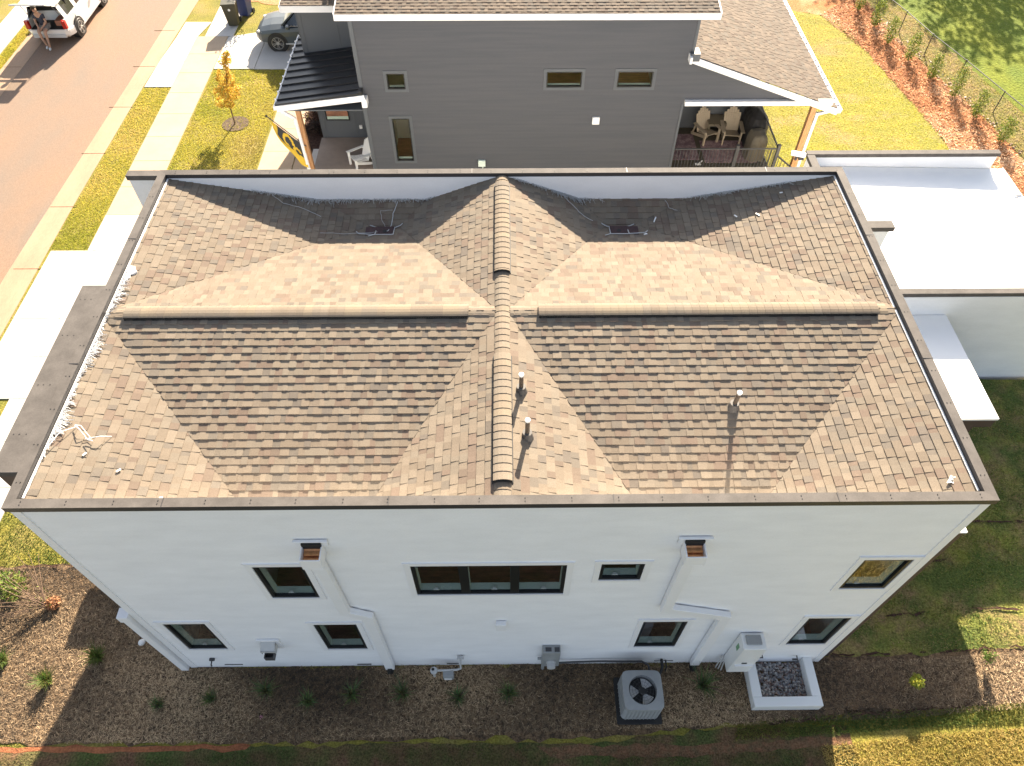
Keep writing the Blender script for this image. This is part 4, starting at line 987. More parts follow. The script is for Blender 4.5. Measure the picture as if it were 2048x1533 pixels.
b = MB(); b.box(-1.27,-1.12,-.34,-.325,.22,.30); lead(b.build('meter_label', m_pvc), gm)
wh = empty('water_heater', (4.85,-.1,.35), 'white wall-mounted water heater cabinet beside the right downspout', 'water heater')
b = MB(); b.box(4.55,5.00,-.30,.02,.45,1.90); lead(b.build('cabinet', m_pvc, bevel=.015), wh)
b = MB(); b.box(4.62,4.92,-.22,-.03,1.902,1.94); lead(b.build('flue_cap', m_grey, bevel=.02), wh)
b = MB(); b.box(4.60,4.97,-.33,-.302,.92,.96); lead(b.build('door_handle', m_whitetrim), wh)
b = MB(); b.box(4.72,4.82,-.308,-.300,1.02,1.08); lead(b.build('control_panel', m_black), wh)
b = MB(); b.box(4.542,4.549,-.18,-.10,1.45,1.66); lead(b.build('green_sticker', mat('green_sticker', (.15,.32,.16), .5)), wh)
for k in range(3): b = MB(); b.tube([(4.46+.05*k,-.05,.60-.05*k),(4.44+.05*k,-.10-.03*k,.12)], .014, 8); lead(b.build('water_pipe', m_lgrey), wh)
b = MB(); b.obox((-6.05,.0,.62),(.10,.05,.05)); b.tube([(-6.05,0,.62),(-6.05,-.10,.60),(-6.05,-.11,.55)], .014, 8); tag(b.build('hose_faucet', m_dkgrey), 'small dark hose faucet near the left corner of the white wall', 'faucet')
b = MB(); b.tube([(6.1,.03,.42),(6.1,-.08,.42),(6.1,-.09,.36)], .013, 8); b.obox((6.04,-.05,.43),(.10,.03,.04)); tag(b.build('hose_faucet', m_dkgrey), 'small dark faucet above the window well', 'faucet')
b = MB(); b.tube([(5.35,.03,.5),(5.35,-.04,.5)], .012, 8); b.obox((5.30,-.03,.5),(.10,.02,.02)); tag(b.build('pipe_stub', m_dkgrey), 'thin dark pipe stub beside the window well', 'pipe')
b = MB(); b.cone(-7.9,.56,0,.05,.075,.07,18); b.cone(-7.9,.56,.05,.07,.06,.035,18); tag(b.build('cleanout_cap', m_pvc, bevel=.006), 'round white cleanout cap in the shaded mulch left of the house', 'cleanout cap')
# refrigerant line pipes beside the air conditioner
b = MB(); b.tube([(3.28,.02,.30),(3.28,-.14,.28),(3.25,-.22,.12),(3.12,-.3,.1)], .03, 8); b.tube([(3.38,.02,.24),(3.38,-.12,.20),(3.38,-.16,.02)], .016, 8); tag(b.build('refrigerant_line', m_black, smooth=True), 'black refrigerant line leaving the wall beside the air conditioner', 'pipe')

# air conditioner
ac = empty('air_conditioner', (2.74,-.74,0), 'grey square air conditioner with round fan on a dark pad by the wall', 'air conditioner')
def rrect(cx_, cy_, w2, h2, rad, n=6):
    p = []
    for (sx, sy_, a0) in ((1,1,0),(-1,1,90),(-1,-1,180),(1,-1,270)):
        for k in range(n+1):
            a = R(a0+90*k/n); p.append((cx_+sx*(w2-rad)+rad*math.cos(a), cy_+sy_*(h2-rad)+rad*math.sin(a)))
    return p
AX, AY = 2.72, -.735
b = MB(); b.prism(rrect(AX,AY,.46,.46,.04), .016, .07); lead(b.build('pad', m_black, bevel=.01), ac)
b = MB(); b.prism(rrect(AX,AY,.36,.345,.08), .08, .58); lead(b.build('coil', m_dkgrey), ac)
b = MB(); rr_ = rrect(AX,AY,.385,.37,.09)
for k in range(26):
    z = .10+k*.026
    for i in range(len(rr_)):
        p, q = rr_[i], rr_[(i+1) % len(rr_)]
        b.poly([(p[0],p[1],z),(q[0],q[1],z),(q[0]*.985+AX*.015,q[1]*.985+AY*.015,z+.016),(p[0]*.985+AX*.015,p[1]*.985+AY*.015,z+.016)])
for t in np.linspace(-.3,.3,9):
    b.bar((AX+t,AY-.375,.09),(AX+t,AY-.375,.79),.008,.008,up=(0,1,0)); b.bar((AX-.39,AY+t,.09),(AX-.39,AY+t,.79),.008,.008,up=(0,1,0)); b.bar((AX+.39,AY+t,.09),(AX+.39,AY+t,.79),.008,.008,up=(0,1,0))
lead(b.build('louvre', m_grey), ac)
b = MB(); outer, inner, rad, N = [], [], .275, 64
for i in range(N):
    t = 2*math.pi*i/N; c, s2 = math.cos(t), math.sin(t); k = (abs(c)**7+abs(s2)**7)**(-1/7)
    outer.append((AX+.395*c*k, AY+.38*s2*k)); inner.append((AX+rad*c, AY+rad*s2))
for i in range(N):
    j = (i+1) % N; o_, p_, q_, r_ = outer[i], outer[j], inner[j], inner[i]
    b.poly([(o_[0],o_[1],.845),(p_[0],p_[1],.845),(q_[0],q_[1],.86),(r_[0],r_[1],.86)])
    b.poly([(o_[0],o_[1],.77),(p_[0],p_[1],.77),(p_[0],p_[1],.845),(o_[0],o_[1],.845)])
    b.poly([(r_[0],r_[1],.86),(q_[0],q_[1],.86),(q_[0],q_[1],.70),(r_[0],r_[1],.70)])
lead(b.build('top_cover', m_grey, bevel=.008), ac)
b = MB(); b.cone(AX,AY,.60,.61,.29,.29,32); lead(b.build('fan_well', m_shadowmesh), ac)
b = MB()
for a0 in (60, 180, 300):
    pts = []
    for k in range(9): a = R(a0-32+8*k); pts.append((AX+.245*math.cos(a), AY+.245*math.sin(a), .70+.05*(k/8)))
    for k in range(4, -1, -1): a = R(a0-20+10*k); pts.append((AX+.07*math.cos(a), AY+.07*math.sin(a), .71+.03*(k/4)))
    b.poly(pts)
q = lead(b.build('fan_blade', m_lgrey), ac); q.modifiers.new('s','SOLIDIFY').thickness = .004
b = MB(); b.cone(AX,AY,.66,.79,.075,.07,18)
lead(b.build('fan_motor', m_black), ac)
b = MB()
for rr2 in (.09,.15,.21,.27): b.tube([(AX+rr2*math.cos(R(10*k)),AY+rr2*math.sin(R(10*k)),.858) for k in range(37)], .0025, 4, None, False)
for k in range(16): b.tube([(AX+.06*math.cos(R(22.5*k)),AY+.06*math.sin(R(22.5*k)),.858),(AX+.278*math.cos(R(22.5*k)),AY+.278*math.sin(R(22.5*k)),.858)], .002, 4, None, False)
lead(b.build('fan_guard', m_dkgrey), ac)

# window well with river rock
ww = empty('window_well', (5.75,-.45,0), 'white concrete window well filled with river rock at the right corner', 'window well')
b = MB(); x0,x1,y0,t = 5.05,6.45,-.94,.19
b.box(x0,x1,y0,y0+t,-.1,.31); b.box(x0,x0+t,y0+t,.03,-.1,.31); b.box(x1-t,x1,y0+t,.03,-.1,.31); lead(b.build('curb_wall', m_pvc, bevel=.015), ww)
b = MB()
for k in range(900):
    x, y = rnd.uniform(x0+t+.01, x1-t-.01), rnd.uniform(y0+t+.01, .0); s = rnd.uniform(.018, .034); z = .02+rnd.uniform(0,.03)
    g = rnd.choice([(.16,.15,.15),(.26,.24,.23),(.30,.22,.19),(.22,.22,.23),(.42,.39,.36),(.14,.10,.09)]); a = rnd.random()*3
    top = []; ring = []
    for i in range(7):
        c, s2 = math.cos(2*math.pi*i/7), math.sin(2*math.pi*i/7); ex_ = s*c*1.25; ey = s*s2*.85
        ring.append((x+ex_*math.cos(a)-ey*math.sin(a), y+ex_*math.sin(a)+ey*math.cos(a), z)); top.append((x+(ex_*math.cos(a)-ey*math.sin(a))*.62, y+(ex_*math.sin(a)+ey*math.cos(a))*.62, z+s*.7))
    for i in range(7): b.poly([ring[i],ring[(i+1)%7],top[(i+1)%7],top[i]], g); b.poly([(p[0],p[1],z-s*.6) for p in (ring[i],ring[(i+1)%7])]+[ring[(i+1)%7],ring[i]], g)
    b.poly(top, g)
q = lead(b.build('river_rock', m_stone, tones=True), ww); q['kind'] = 'stuff'

# ------------------------------------------------------------ plants
def leafball(b, c, rad, n, cols, ls=.03, sq=(1,1,1), hollow=.3):
    for k in range(n):
        d = Vector((rnd.gauss(0,1), rnd.gauss(0,1), rnd.gauss(0,1))).normalized()*(hollow+(1-hollow)*rnd.random()**.6)
        p = Vector(c)+Vector((d.x*rad*sq[0], d.y*rad*sq[1], d.z*rad*sq[2]))
        a = Vector((rnd.gauss(0,1), rnd.gauss(0,1), rnd.gauss(0,.6))).normalized(); q = a.cross(Vector((rnd.gauss(0,1),rnd.gauss(0,1),rnd.gauss(0,1)))).normalized()
        l = ls*rnd.uniform(.6,1.4); cc = rnd.choice(cols); v = rnd.uniform(.75,1.25); cc = tuple(x*v for x in cc)
        b.poly([p-a*l, p+q*l*.45, p+a*l, p-q*l*.45], cc)
def shrub(name, x, y, h, rad, cols, label, cat, grp=None, n=220, ls=.025, z0=0):
    e = empty(name, (x,y,z0), label, cat, grp); b = MB()
    for k in range(5): b.tube([(x,y,z0),(x+rnd.gauss(0,rad*.3),y+rnd.gauss(0,rad*.3),z0+h*.8)], .006, 4)
    lead(b.build('stem', m_bark), e)
    b = MB()
    for k in range(6): leafball(b, (x+rnd.gauss(0,rad*.35), y+rnd.gauss(0,rad*.35), z0+h*rnd.uniform(.3,.85)), rad*rnd.uniform(.4,.7), n//6, cols, ls)
    lead(b.build('foliage', m_leaf, tones=True), e); return e
GR = [(.05,.10,.025),(.08,.14,.03),(.035,.07,.02)]
GY_ = [(.17,.20,.03),(.25,.24,.04),(.10,.14,.03)]
def tuft(name, x, y, h, n, cols, label, cat, grp, z0=.0):
    b = MB()
    n = int(n*1.6); h *= 1.25
    for k in range(n):
        a = rnd.random()*6.28; sp_ = rnd.uniform(.1,1.0); l = h*rnd.uniform(.5,1.1); px, py = x+rnd.gauss(0,.03), y+rnd.gauss(0,.03)
        p0 = Vector((px,py,z0)); p1 = p0+Vector((math.cos(a)*l*sp_*.4, math.sin(a)*l*sp_*.4, l*.7)); p2 = p0+Vector((math.cos(a)*l*sp_, math.sin(a)*l*sp_, l))
        w3 = Vector((-math.sin(a), math.cos(a), 0))*.006; cc = tuple(c*rnd.uniform(.7,1.3) for c in rnd.choice(cols))
        b.poly([p0-w3,p0+w3,p1+w3,p1-w3], cc); b.poly([p1-w3,p1+w3,p2], cc)
    return tag(b.build(name, m_leaf, tones=True), label, cat, grp)
BED = 'ornamental grasses planted along the white wall'
for x, y, h, lab in ((-6.09,-.63,.22,'faint grass tuft below the lower left window'),(-4.97,-.49,.34,'wispy grass tuft below the dryer vent'),(-4.06,-.70,.26,'small grass tuft right of the dryer vent'),
     (-3.19,-.58,.34,'grass tuft just left of the left downspout foot'),(-2.12,-.57,.38,'tall grass tuft just right of the left downspout foot'),(-.98,-.66,.28,'grass tuft in front of the gas meter'),
     (.07,-.59,.30,'grass tuft between the gas meter and the electric meter'),(4.10,-.48,.45,'tall grass tuft in front of the right downspout foot'),(-7.14,-.74,.2,'grass tuft nearest the left end of the shaded bed'),):
    tuft('ornamental_grass', x, y, h, 90, [(.10,.15,.055),(.16,.20,.08),(.12,.12,.06)], lab, 'ornamental grass', BED, .015)
tuft('ornamental_grass', -8.70, .22, .30, 160, [(.14,.17,.04),(.10,.14,.03)], 'sunny grass tuft on the edge of the house shadow', 'ornamental grass', BED)
tuft('ornamental_grass', -9.6, -.25, .30, 150, [(.16,.19,.05),(.10,.14,.03)], 'sunny grass tuft below the uprooted shrub', 'ornamental grass', BED)
tuft('ornamental_grass', -10.7, .15, .32, 150, [(.16,.19,.05),(.10,.14,.03)], 'sunny grass tuft at the left edge of the mulch', 'ornamental grass', BED)
shrub('garden_shrub', 8.45, -.50, .36, .18, [(.30,.33,.04),(.42,.40,.06),(.20,.25,.04)], 'yellow green shrub alone in the shaded right bed', 'shrub', n=700, ls=.030, z0=.2)
shrub('garden_shrub', 9.98, -.12, .42, .17, [(.10,.16,.03),(.15,.20,.04)], 'green shrub at the sunlit edge of the right bed', 'shrub', n=200, ls=.03, z0=.4)
# leafy plant and uprooted bare shrub in the sunny bed on the left
shrub('garden_shrub', -11.25, 1.72, .35, .48, [(.10,.16,.03),(.15,.21,.04),(.22,.24,.05)], 'leafy green plant at the left edge of the photo above the bare shrub', 'shrub', n=520, ls=.045)
us = empty('uprooted_shrub', (-10.2,1.35,0), 'leafless shrub with a clay root ball lying in the sunny mulch', 'shrub')
b = MB(); leafball(b, (-10.12,1.42,.10), .17, 500, [(.36,.17,.08),(.26,.12,.06),(.42,.24,.13)], .03, (1,1,.7), .5); lead(b.build('root_ball', m_straw, tones=True), us)
b = MB()
for k in range(16):
    a = R(rnd.uniform(105, 225)); l = rnd.uniform(.6,1.25); p = Vector((-10.2,1.35,.12)); pts = [p]
    for j in range(4): p = p+Vector((math.cos(a)*l/4, math.sin(a)*l/4, rnd.uniform(.06,.24))); a += rnd.gauss(0,.14); pts.append(p)
    b.tube(pts, .012, 4, .005)
lead(b.build('branches', m_bark), us)
b = MB(); leafball(b, (-10.35,1.5,.25), .3, 40, [(.18,.2,.05)], .03); lead(b.build('leaves', m_leaf, tones=True), us)
b = MB(); leafball(b, (-5.0,-.98,.04), .04, 30, [(.55,.25,.33)], .02); tag(b.build('fallen_blossom', m_leaf, tones=True), 'tiny pink blossom on the shaded mulch', 'flower')
# dark mulch bed shrubs beside the neighbour's porch
shrub('porch_shrub', -7.15, 20.7, .35, .38, [(.10,.05,.035),(.06,.035,.025),(.16,.09,.06)], 'reddish brown shrub in the dark bed, nearer the driveway', 'shrub', n=700, ls=.05)
shrub('porch_shrub', -7.12, 19.6, .35, .36, [(.05,.03,.025),(.035,.025,.02)], 'blackish shrub in the dark bed, nearer the porch step', 'shrub', n=700, ls=.05)
# small orange tree
tr = empty('orange_tree', (-10.3,20.28,0), 'small orange-leaved tree in a round mulch ring on the front lawn', 'tree')
b = MB(); b.tube([(-10.3,20.28,0),(-10.27,20.28,.9),(-10.1,20.28,1.7),(-9.85,20.28,2.6)], .028, 8, .008)
for k in range(26):
    t = rnd.uniform(.8,2.4); x = -10.28+max(0,(t-.9))*.25; a = rnd.random()*6.28; l = .42*(1-(t-.8)/2.3)+.1
    b.tube([(x,20.28,t),(x+math.cos(a)*l,20.28+math.sin(a)*l,t+l*.9)], .009, 4, .003)
lead(b.build('trunk', m_bark), tr)
b = MB(); OR = [(.60,.38,.05),(.70,.50,.08),(.52,.28,.05),(.60,.52,.10)]
for k in range(100):
    t = rnd.uniform(.85,2.85) if k % 3 else rnd.uniform(.95,1.9); x = -10.26+max(0,(t-.9))*.24; w4 = .46*math.sin(min(1,max(.05,(2.95-t)/2.0))*math.pi*.62)+.03; a = rnd.random()*6.28; q = rnd.uniform(.1,1)*w4
    leafball(b, (x+math.cos(a)*q, 20.28+math.sin(a)*q, t), rnd.uniform(.07,.15), 34, OR, .042)
lead(b.build('crown', m_leaf, tones=True), tr)
b = MB(); pr = [(-10.28+.50*math.cos(R(a))*(1+rnd.uniform(-.03,.03)), 20.28+.50*math.sin(R(a))*(1+rnd.uniform(-.03,.03))) for a in range(0,360,8)]
b.poly([(p[0],p[1],.02) for p in pr]); o = b.build('mulch_ring', mat('bark_mulch', (.16,.105,.075), .95, col2=(.07,.045,.03), scale=14, bump=.05, fine=.4, fscale=40)); lead(o, tr)
# sapling by the bins
tr = empty('young_tree', (-11.6,29.0,0), 'red-leaved sapling in the lawn beside the bins', 'tree')
b = MB(); b.tube([(-11.6,29.0,0),(-11.55,29.0,1.5)], .03, 8, .02); lead(b.build('trunk', m_bark), tr)
b = MB(); leafball(b, (-11.5,29.1,1.2), .55, 260, [(.40,.12,.05),(.30,.12,.05),(.20,.14,.05)], .06); lead(b.build('crown', m_leaf, tones=True), tr)
# row of evergreens on the orange slope
TL = ['first from the top edge','second from the top edge','third from the top edge','fourth from the top edge','fifth from the top edge','third from the white wing','second from the white wing','nearest the white wing']
for k, (x, y) in enumerate([(16.35,29.2),(16.65,27.7),(16.75,26.2),(17.17,24.8),(17.62,23.35),(17.98,22.0),(18.22,20.5),(18.58,18.85)]):
    e = empty('evergreen_sapling', (x,y,0), 'small evergreen on the orange slope, '+TL[k], 'tree', 'evergreen saplings along the chain fence')
    b = MB(); b.tube([(x,y,0),(x,y,.8)], .015, 6, .006); lead(b.build('trunk', m_bark), e)
    b = MB()
    hh = rnd.uniform(.95,1.25)
    for j in range(14):
        t = .12+j/14*.88; leafball(b, (x+rnd.gauss(0,.03),y+rnd.gauss(0,.03),t*hh), (.30*math.sin(math.pi*min(1,(1.08-t)*.95))**.7*rnd.uniform(.8,1.1)+.03), 60, [(.16,.21,.035),(.10,.15,.03),(.26,.28,.05)], .038, (1,1,.8))
    lead(b.build('crown', m_leaf, tones=True), e)
# stones along the slope
b = MB()
for k in range(240):
    t = rnd.random(); y = 28.5-t*13.5; x = 17.15+(28.5-y)*.19+rnd.gauss(0,.16); s = rnd.uniform(.02,.06); g = rnd.choice([(.30,.18,.11),(.36,.25,.17),(.22,.14,.09)])
    M3 = Matrix.Rotation(rnd.random()*3, 3, 'Z') @ Matrix.Rotation(rnd.uniform(-.5,.5), 3, 'X'); b.obox((x,y,s*.3), (s*2,s*1.4,s), M3, g, .7)
tag(b.build('slope_stones', m_stone, tones=True), 'scattered clay coloured stones along the top of the slope', 'stones', None, 'stuff')
# chain fence
fe = empty('chain_fence', (18.6,23,0), 'black chain link fence with thin top rail crossing the upper right corner', 'fence')
FP = [(16.7,31.2),(17.12,29.0),(17.60,27.2),(18.0,25.2),(18.57,23.1),(19.12,20.8),(19.75,18.3),(20.4,15.8)]
b = MB()
for p, q in zip(FP[:-1], FP[1:]): b.tube([(p[0],p[1],.90),(q[0],q[1],.90)], .018, 6)
lead(b.build('top_rail', m_dkgrey), fe)
for p in FP: b = MB(); b.tube([(p[0],p[1],0),(p[0],p[1],.93)], .022, 6); lead(b.build('fence_post', m_dkgrey), fe)
b = MB()
for p, q in zip(FP[:-1], FP[1:]):
    p, q = Vector((*p,0)), Vector((*q,0)); L = (q-p).length; n = int(L/.10)
    for k in range(-9, n):
        for s in (1,-1):
            a0 = max(0,k*.10); a1 = min(L,k*.10+.88)
            z0, z1 = (a0-k*.10), (a1-k*.10)
            if s < 0: z0, z1 = .88-z0, .88-z1
            if a1 > a0: b.bar(p+(q-p)*(a0/L)+Vector((0,0,z0)), p+(q-p)*(a1/L)+Vector((0,0,z1)), .003, .003)
lead(b.build('chain_mesh', m_dkgrey), fe)
# trees beyond the frame that throw the dappled shade on the field
for k, (x, y, h, rad, lab) in enumerate([(25.5,43,8.5,3.6,'broad shade tree beyond the field, nearest'),(33,46,9.5,4.2,'broad shade tree beyond the field, right'),(20.5,47,8.5,3.0,'shade tree beyond the field, left')]):
    e = empty('shade_tree', (x,y,0), lab, 'tree', 'shade trees beyond the field')
    b = MB(); b.tube([(x,y,0),(x,y,h*.6),(x,y,h*.9)], .25, 10, .06); lead(b.build('trunk', m_bark), e)
    b = MB()
    for j in range(60):
        d = Vector((rnd.gauss(0,1),rnd.gauss(0,1),rnd.gauss(0,1))).normalized()*rad*rnd.uniform(.4,1); leafball(b, (x+d.x,y+d.y,h*.72+d.z*.75), rad*.26, 70, GR, .16, (1,1,.8))
    lead(b.build('crown', m_leaf, tones=True), e)

# ------------------------------------------------------------ wheelie bins
def bin_(x, y, m, label, s=1.0, a=0):
    e = empty('wheelie_bin', (x,y,0), label, 'bin'); b = MB()
    b.faces([(-.22,-.25,.06),(.22,-.25,.06),(.22,.22,.06),(-.22,.22,.06),(-.30,-.34,.98),(.30,-.34,.98),(.30,.34,.98),(-.30,.34,.98)], [(0,3,2,1),(4,5,6,7),(0,1,5,4),(1,2,6,5),(2,3,7,6),(3,0,4,7)])
    q = b.build('body', m, bevel=.03); q.parent = e
    b = MB(); b.box(-.32,.32,-.37,.36,.98,1.05); q = b.build('lid', m, bevel=.02); q.parent = e
    for sx in (-.25,.25): b = MB(); b.tube([(sx-.03,.26,.11),(sx+.03,.26,.11)], .11, 16); q = b.build('wheel', m_black); q.parent = e
    e.rotation_euler.z = a; return e
bi = bin_(-12.05, 28.1, m_binbrown, 'dark olive wheelie bin casting a shadow on the sidewalk', a=R(8))
b = MB(); b.tube([(0,-.345,.80),(0,-.36,.80)], .05, 16); q = b.build('emblem', m_pvc); q.parent = bi
bin_(-11.72, 29.0, m_binblue, 'blue wheelie bin standing behind the olive one', a=R(-10))

# ------------------------------------------------------------ cars
def loft(b, st, close=(True, True)):
    """st: list of rings (same count)"""
    n = len(st[0])
    for r0, r1 in zip(st[:-1], st[1:]):
        for i in range(n-1): b.poly([r0[i], r0[i+1], r1[i+1], r1[i]])
    if close[0]: b.poly(st[0][::-1])
    if close[1]: b.poly(st[-1])
def interp(tab, x):
    for (a, *va), (c, *vc) in zip(tab[:-1], tab[1:]):
        if a <= x <= c:
            t = (x-a)/(c-a); t = t*t*(3-2*t)*.5+t*.5; return [p+(q-p)*t for p, q in zip(va, vc)]
    return list(tab[-1][1:])
def suv(loc, rz_, paint, label, group=None, open_gate=False, s=1.0):
    """x forward, length 4.7, wheels r .36"""
    e = empty('parked_car', loc, label, 'car', group, rz_)
    # lower body: half width, bottom z, shoulder z, centre top z
    T = [(-2.32,.70,.42,.80,.86),(-2.22,.86,.32,.95,.98),(-1.9,.93,.28,.99,1.02),(-1.0,.95,.24,.99,1.04),(.3,.95,.24,.98,1.04),(.95,.95,.24,.95,1.04),(1.6,.94,.26,.88,1.0),(2.05,.88,.30,.80,.90),(2.28,.74,.36,.68,.76),(2.36,.55,.40,.60,.64)]
    b = MB(); st = []
    xs = list(np.linspace(-2.32,2.36,34))
    for x in xs:
        w5, zb, zs, zt = interp(T, x)
        if open_gate and x < -1.35: zt = .66; zs = min(zs, .66) if x > -2.33 else .62
        ring = []
        for (fy, fz) in ((-.86,0),(-1.0,.18),(-1.0,.55),(-.985,.80),(-.93,1.0)): ring.append((x, fy*w5, zb+(zs-zb)*fz))
        ring += [(x, -.60*w5, zs+(zt-zs)*.75), (x, 0, zt), (x, .60*w5, zs+(zt-zs)*.75)]
        for (fy, fz) in ((.93,1.0),(.985,.80),(1.0,.55),(1.0,.18),(.86,0)): ring.append((x, fy*w5, zb+(zs-zb)*fz))
        st.append([Vector(p) for p in ring])
    loft(b, st)
    for r0, r1 in zip(st[:-1], st[1:]): b.poly([r0[0], r1[0], r1[-1], r0[-1]])
    q = b.build('body', paint, smooth=True); q.parent = e; sub = q
    if open_gate:   # open load bay: side walls, floor, seat backs
        for sy_ in (-1,1):
            b = MB(); b.faces([(-2.28,sy_*.84,.60),(-1.30,sy_*.93,.60),(-1.30,sy_*.90,1.02),(-2.22,sy_*.82,1.0),(-2.28,sy_*.72,.60),(-1.30,sy_*.76,.60),(-1.30,sy_*.74,1.02),(-2.22,sy_*.70,1.0)], [(0,1,2,3),(4,5,6,7),(3,2,6,7),(0,3,7,4)])
            q = b.build('rear_quarter', paint); q.parent = e
        b = MB(); b.box(-2.26,-1.32,-.71,.71,.665,.68); b.box(-1.33,-1.28,-.72,.72,.68,1.50); q = b.build('load_bay', m_black); q.parent = e
        b = MB(); b.box(-2.0,-1.5,-.62,-.28,.685,.90); q = b.build('cargo_box', mat('tan_box', (.38,.17,.10), .8)); q.parent = e
    # greenhouse
    Gt = [(-2.10,.70,.96,.66,.98),(-1.95,.76,.99,.60,1.50),(-1.6,.80,1.0,.62,1.60),(-.6,.82,1.02,.66,1.66),(.25,.82,1.02,.64,1.63),(.55,.82,1.02,.60,1.50),(1.12,.78,1.02,.70,1.04)]
    b = MB(); xs = np.linspace(-1.95 if not open_gate else -2.0, 1.12, 26); st = []
    for x in xs:
        w1, z1, w2, z2 = interp(Gt, max(-1.94, x))
        st.append([Vector((x,-w1,z1)),Vector((x,-(w1*.35+w2*.65),z1+(z2-z1)*.6)),Vector((x,-w2,z2-.03)),Vector((x,-w2*.7,z2)),Vector((x,0,z2+.015)),Vector((x,w2*.7,z2)),Vector((x,w2,z2-.03)),Vector((x,(w1*.35+w2*.65),z1+(z2-z1)*.6)),Vector((x,w1,z1))])
    loft(b, st, (not open_gate, True)); q = b.build('window_glass', m_carglass, smooth=True); q.parent = e
    # roof skin, pillars, windscreen
    b = MB(); k0 = 0; k1 = 19
    for r0, r1 in zip(st[k0:k1], st[k0+1:k1+1]):
        for i in range(1,7):
            if i in (1,6): continue
            b.poly([p+Vector((0,0,.012)) for p in (r0[i], r0[i+1], r1[i+1], r1[i])])
    for k in (0,1, 8, 9, 18, 19, 20, 21, 22, 23):
        if k >= len(st)-1: continue
        r0, r1 = st[k], st[k+1]
        for i in ((0,1,2) if k < 10 and k not in (8,9) else (0,1)) if k < 18 else (2,):
            for A_, B__ in ((i, i+1), (8-i, 7-i)):
                off = Vector((0, -.012 if A_ < 4 else .012, .008)); b.poly([p+off for p in (r0[A_], r0[B__], r1[B__], r1[A_])])
    for sy_ in (-1,1):
        b.bar((.45,sy_*.62,1.60),(1.15,sy_*.80,1.03),.06,.05); b.bar((-1.9,sy_*.63,1.55),(.42,sy_*.645,1.645),.06,.05)
    q = b.build('roof', paint, smooth=False); q.parent = e
    b = MB(); b.poly([(.50,-.58,1.56),(.50,.58,1.56),(1.13,.73,1.075),(1.13,-.73,1.075)]); q = b.build('windscreen', m_shield); q.parent = e
    # lamps, grille, bumpers, mirrors
    for sy_ in (-1,1):
        b = MB(); b.obox((2.10,sy_*.68,.735),(.30,.22,.07), Matrix.Rotation(-sy_*.5,3,'Z')); q = b.build('headlight', m_lgrey, bevel=.02); q.parent = e
        b = MB(); b.obox((-2.24,sy_*.78,.86),(.14,.16,.26) if not open_gate else (.16,.16,.34)); q = b.build('tail_light', m_red, bevel=.02); q.parent = e
        b = MB(); b.obox((.82,sy_*1.05,1.08),(.16,.22,.14)); q = b.build('wing_mirror', paint, bevel=.03); q.parent = e
        b = MB(); b.box(-1.2,1.2,*sorted((sy_*.945,sy_*.965)),.30,.36); b.box(-1.6,.9,*sorted((sy_*.83,sy_*.85)),1.015,1.035); q = b.build('side_trim', m_lgrey); q.parent = e
    b = MB(); b.box(2.18,2.385,-.5,.5,.46,.62); q = b.build('grille', m_black, bevel=.02); q.parent = e
    b = MB(); b.box(-2.36,-2.25,-.70,.70,.34,.50); q = b.build('bumper', m_dkgrey if not open_gate else m_lgrey, bevel=.02); q.parent = e
    # wheels
    for wx in (1.42,-1.40):
        for sy_ in (-1,1):
            b = MB(); b.tube([(wx,sy_*.70,.36),(wx,sy_*.955,.36)], .43, 26); q = b.build('wheel_arch', m_black); q.parent = e
            b = MB(); b.tube([(wx,sy_*.74,.36),(wx,sy_*.80,.36),(wx,sy_*.94,.36),(wx,sy_*.972,.36)], [.33,.36,.36,.33], 28, 1); q = b.build('wheel', m_black, smooth=False); q.parent = e; wq = q
            b = MB(); b.tube([(wx,sy_*.965,.36),(wx,sy_*.976,.36)], .075, 12)
            for k in range(10):
                a = 2*math.pi*k/10+(.12 if k % 2 else -.12); b.bar((wx+.05*math.cos(a),sy_*.972,.36+.05*math.sin(a)),(wx+.235*math.cos(a),sy_*.978,.36+.235*math.sin(a)),.014,.045,up=(0,1,0))
            for k in range(28):
                a, c = 2*math.pi*k/28, 2*math.pi*(k+1)/28; b.bar((wx+.245*math.cos(a),sy_*.975,.36+.245*math.sin(a)),(wx+.245*math.cos(c),sy_*.975,.36+.245*math.sin(c)),.012,.03,up=(0,1,0))
            q = b.build('rim', m_alloy); q.parent = wq
    if open_gate:
        b = MB()   # raised tailgate hinged at the rear edge of the roof: frame with window
        A = Vector((-1.95,0,1.60)); D_ = Vector((-.93,0,.36)).normalized(); Nn = Vector((.36,0,.93)).normalized()
        def G_(u_, v_, n_=0): p = A+D_*u_+Nn*n_; return (p.x, v_, p.z)
        for (u0,u1,v0,v1) in ((0,.08,-.62,.62),(.08,.48,-.64,-.50),(.08,.48,.50,.64),(.48,1.02,-.72,.72)):
            P8 = [G_(u0,v0,-.03),G_(u1,v0,-.03),G_(u1,v1,-.03),G_(u0,v1,-.03),G_(u0,v0,.03),G_(u1,v0,.03),G_(u1,v1,.03),G_(u0,v1,.03)]
            b.faces(P8, [(0,3,2,1),(4,5,6,7),(0,1,5,4),(1,2,6,5),(2,3,7,6),(3,0,4,7)])
        q = b.build('tailgate', paint, bevel=.01); q.parent = e; tg = q
        b = MB(); b.poly([G_(.08,-.5),G_(.48,-.5),G_(.48,.5),G_(.08,.5)]); q = b.build('tailgate_window', m_glass); q.parent = tg
        b = MB()
        for v in (-.66,.50): b.faces([G_(.50,v,.035),G_(.62,v,.035),G_(.62,v+.16,.035),G_(.50,v+.16,.035)], [(0,1,2,3)])
        q = b.build('tailgate_lamp', m_red); q.parent = tg
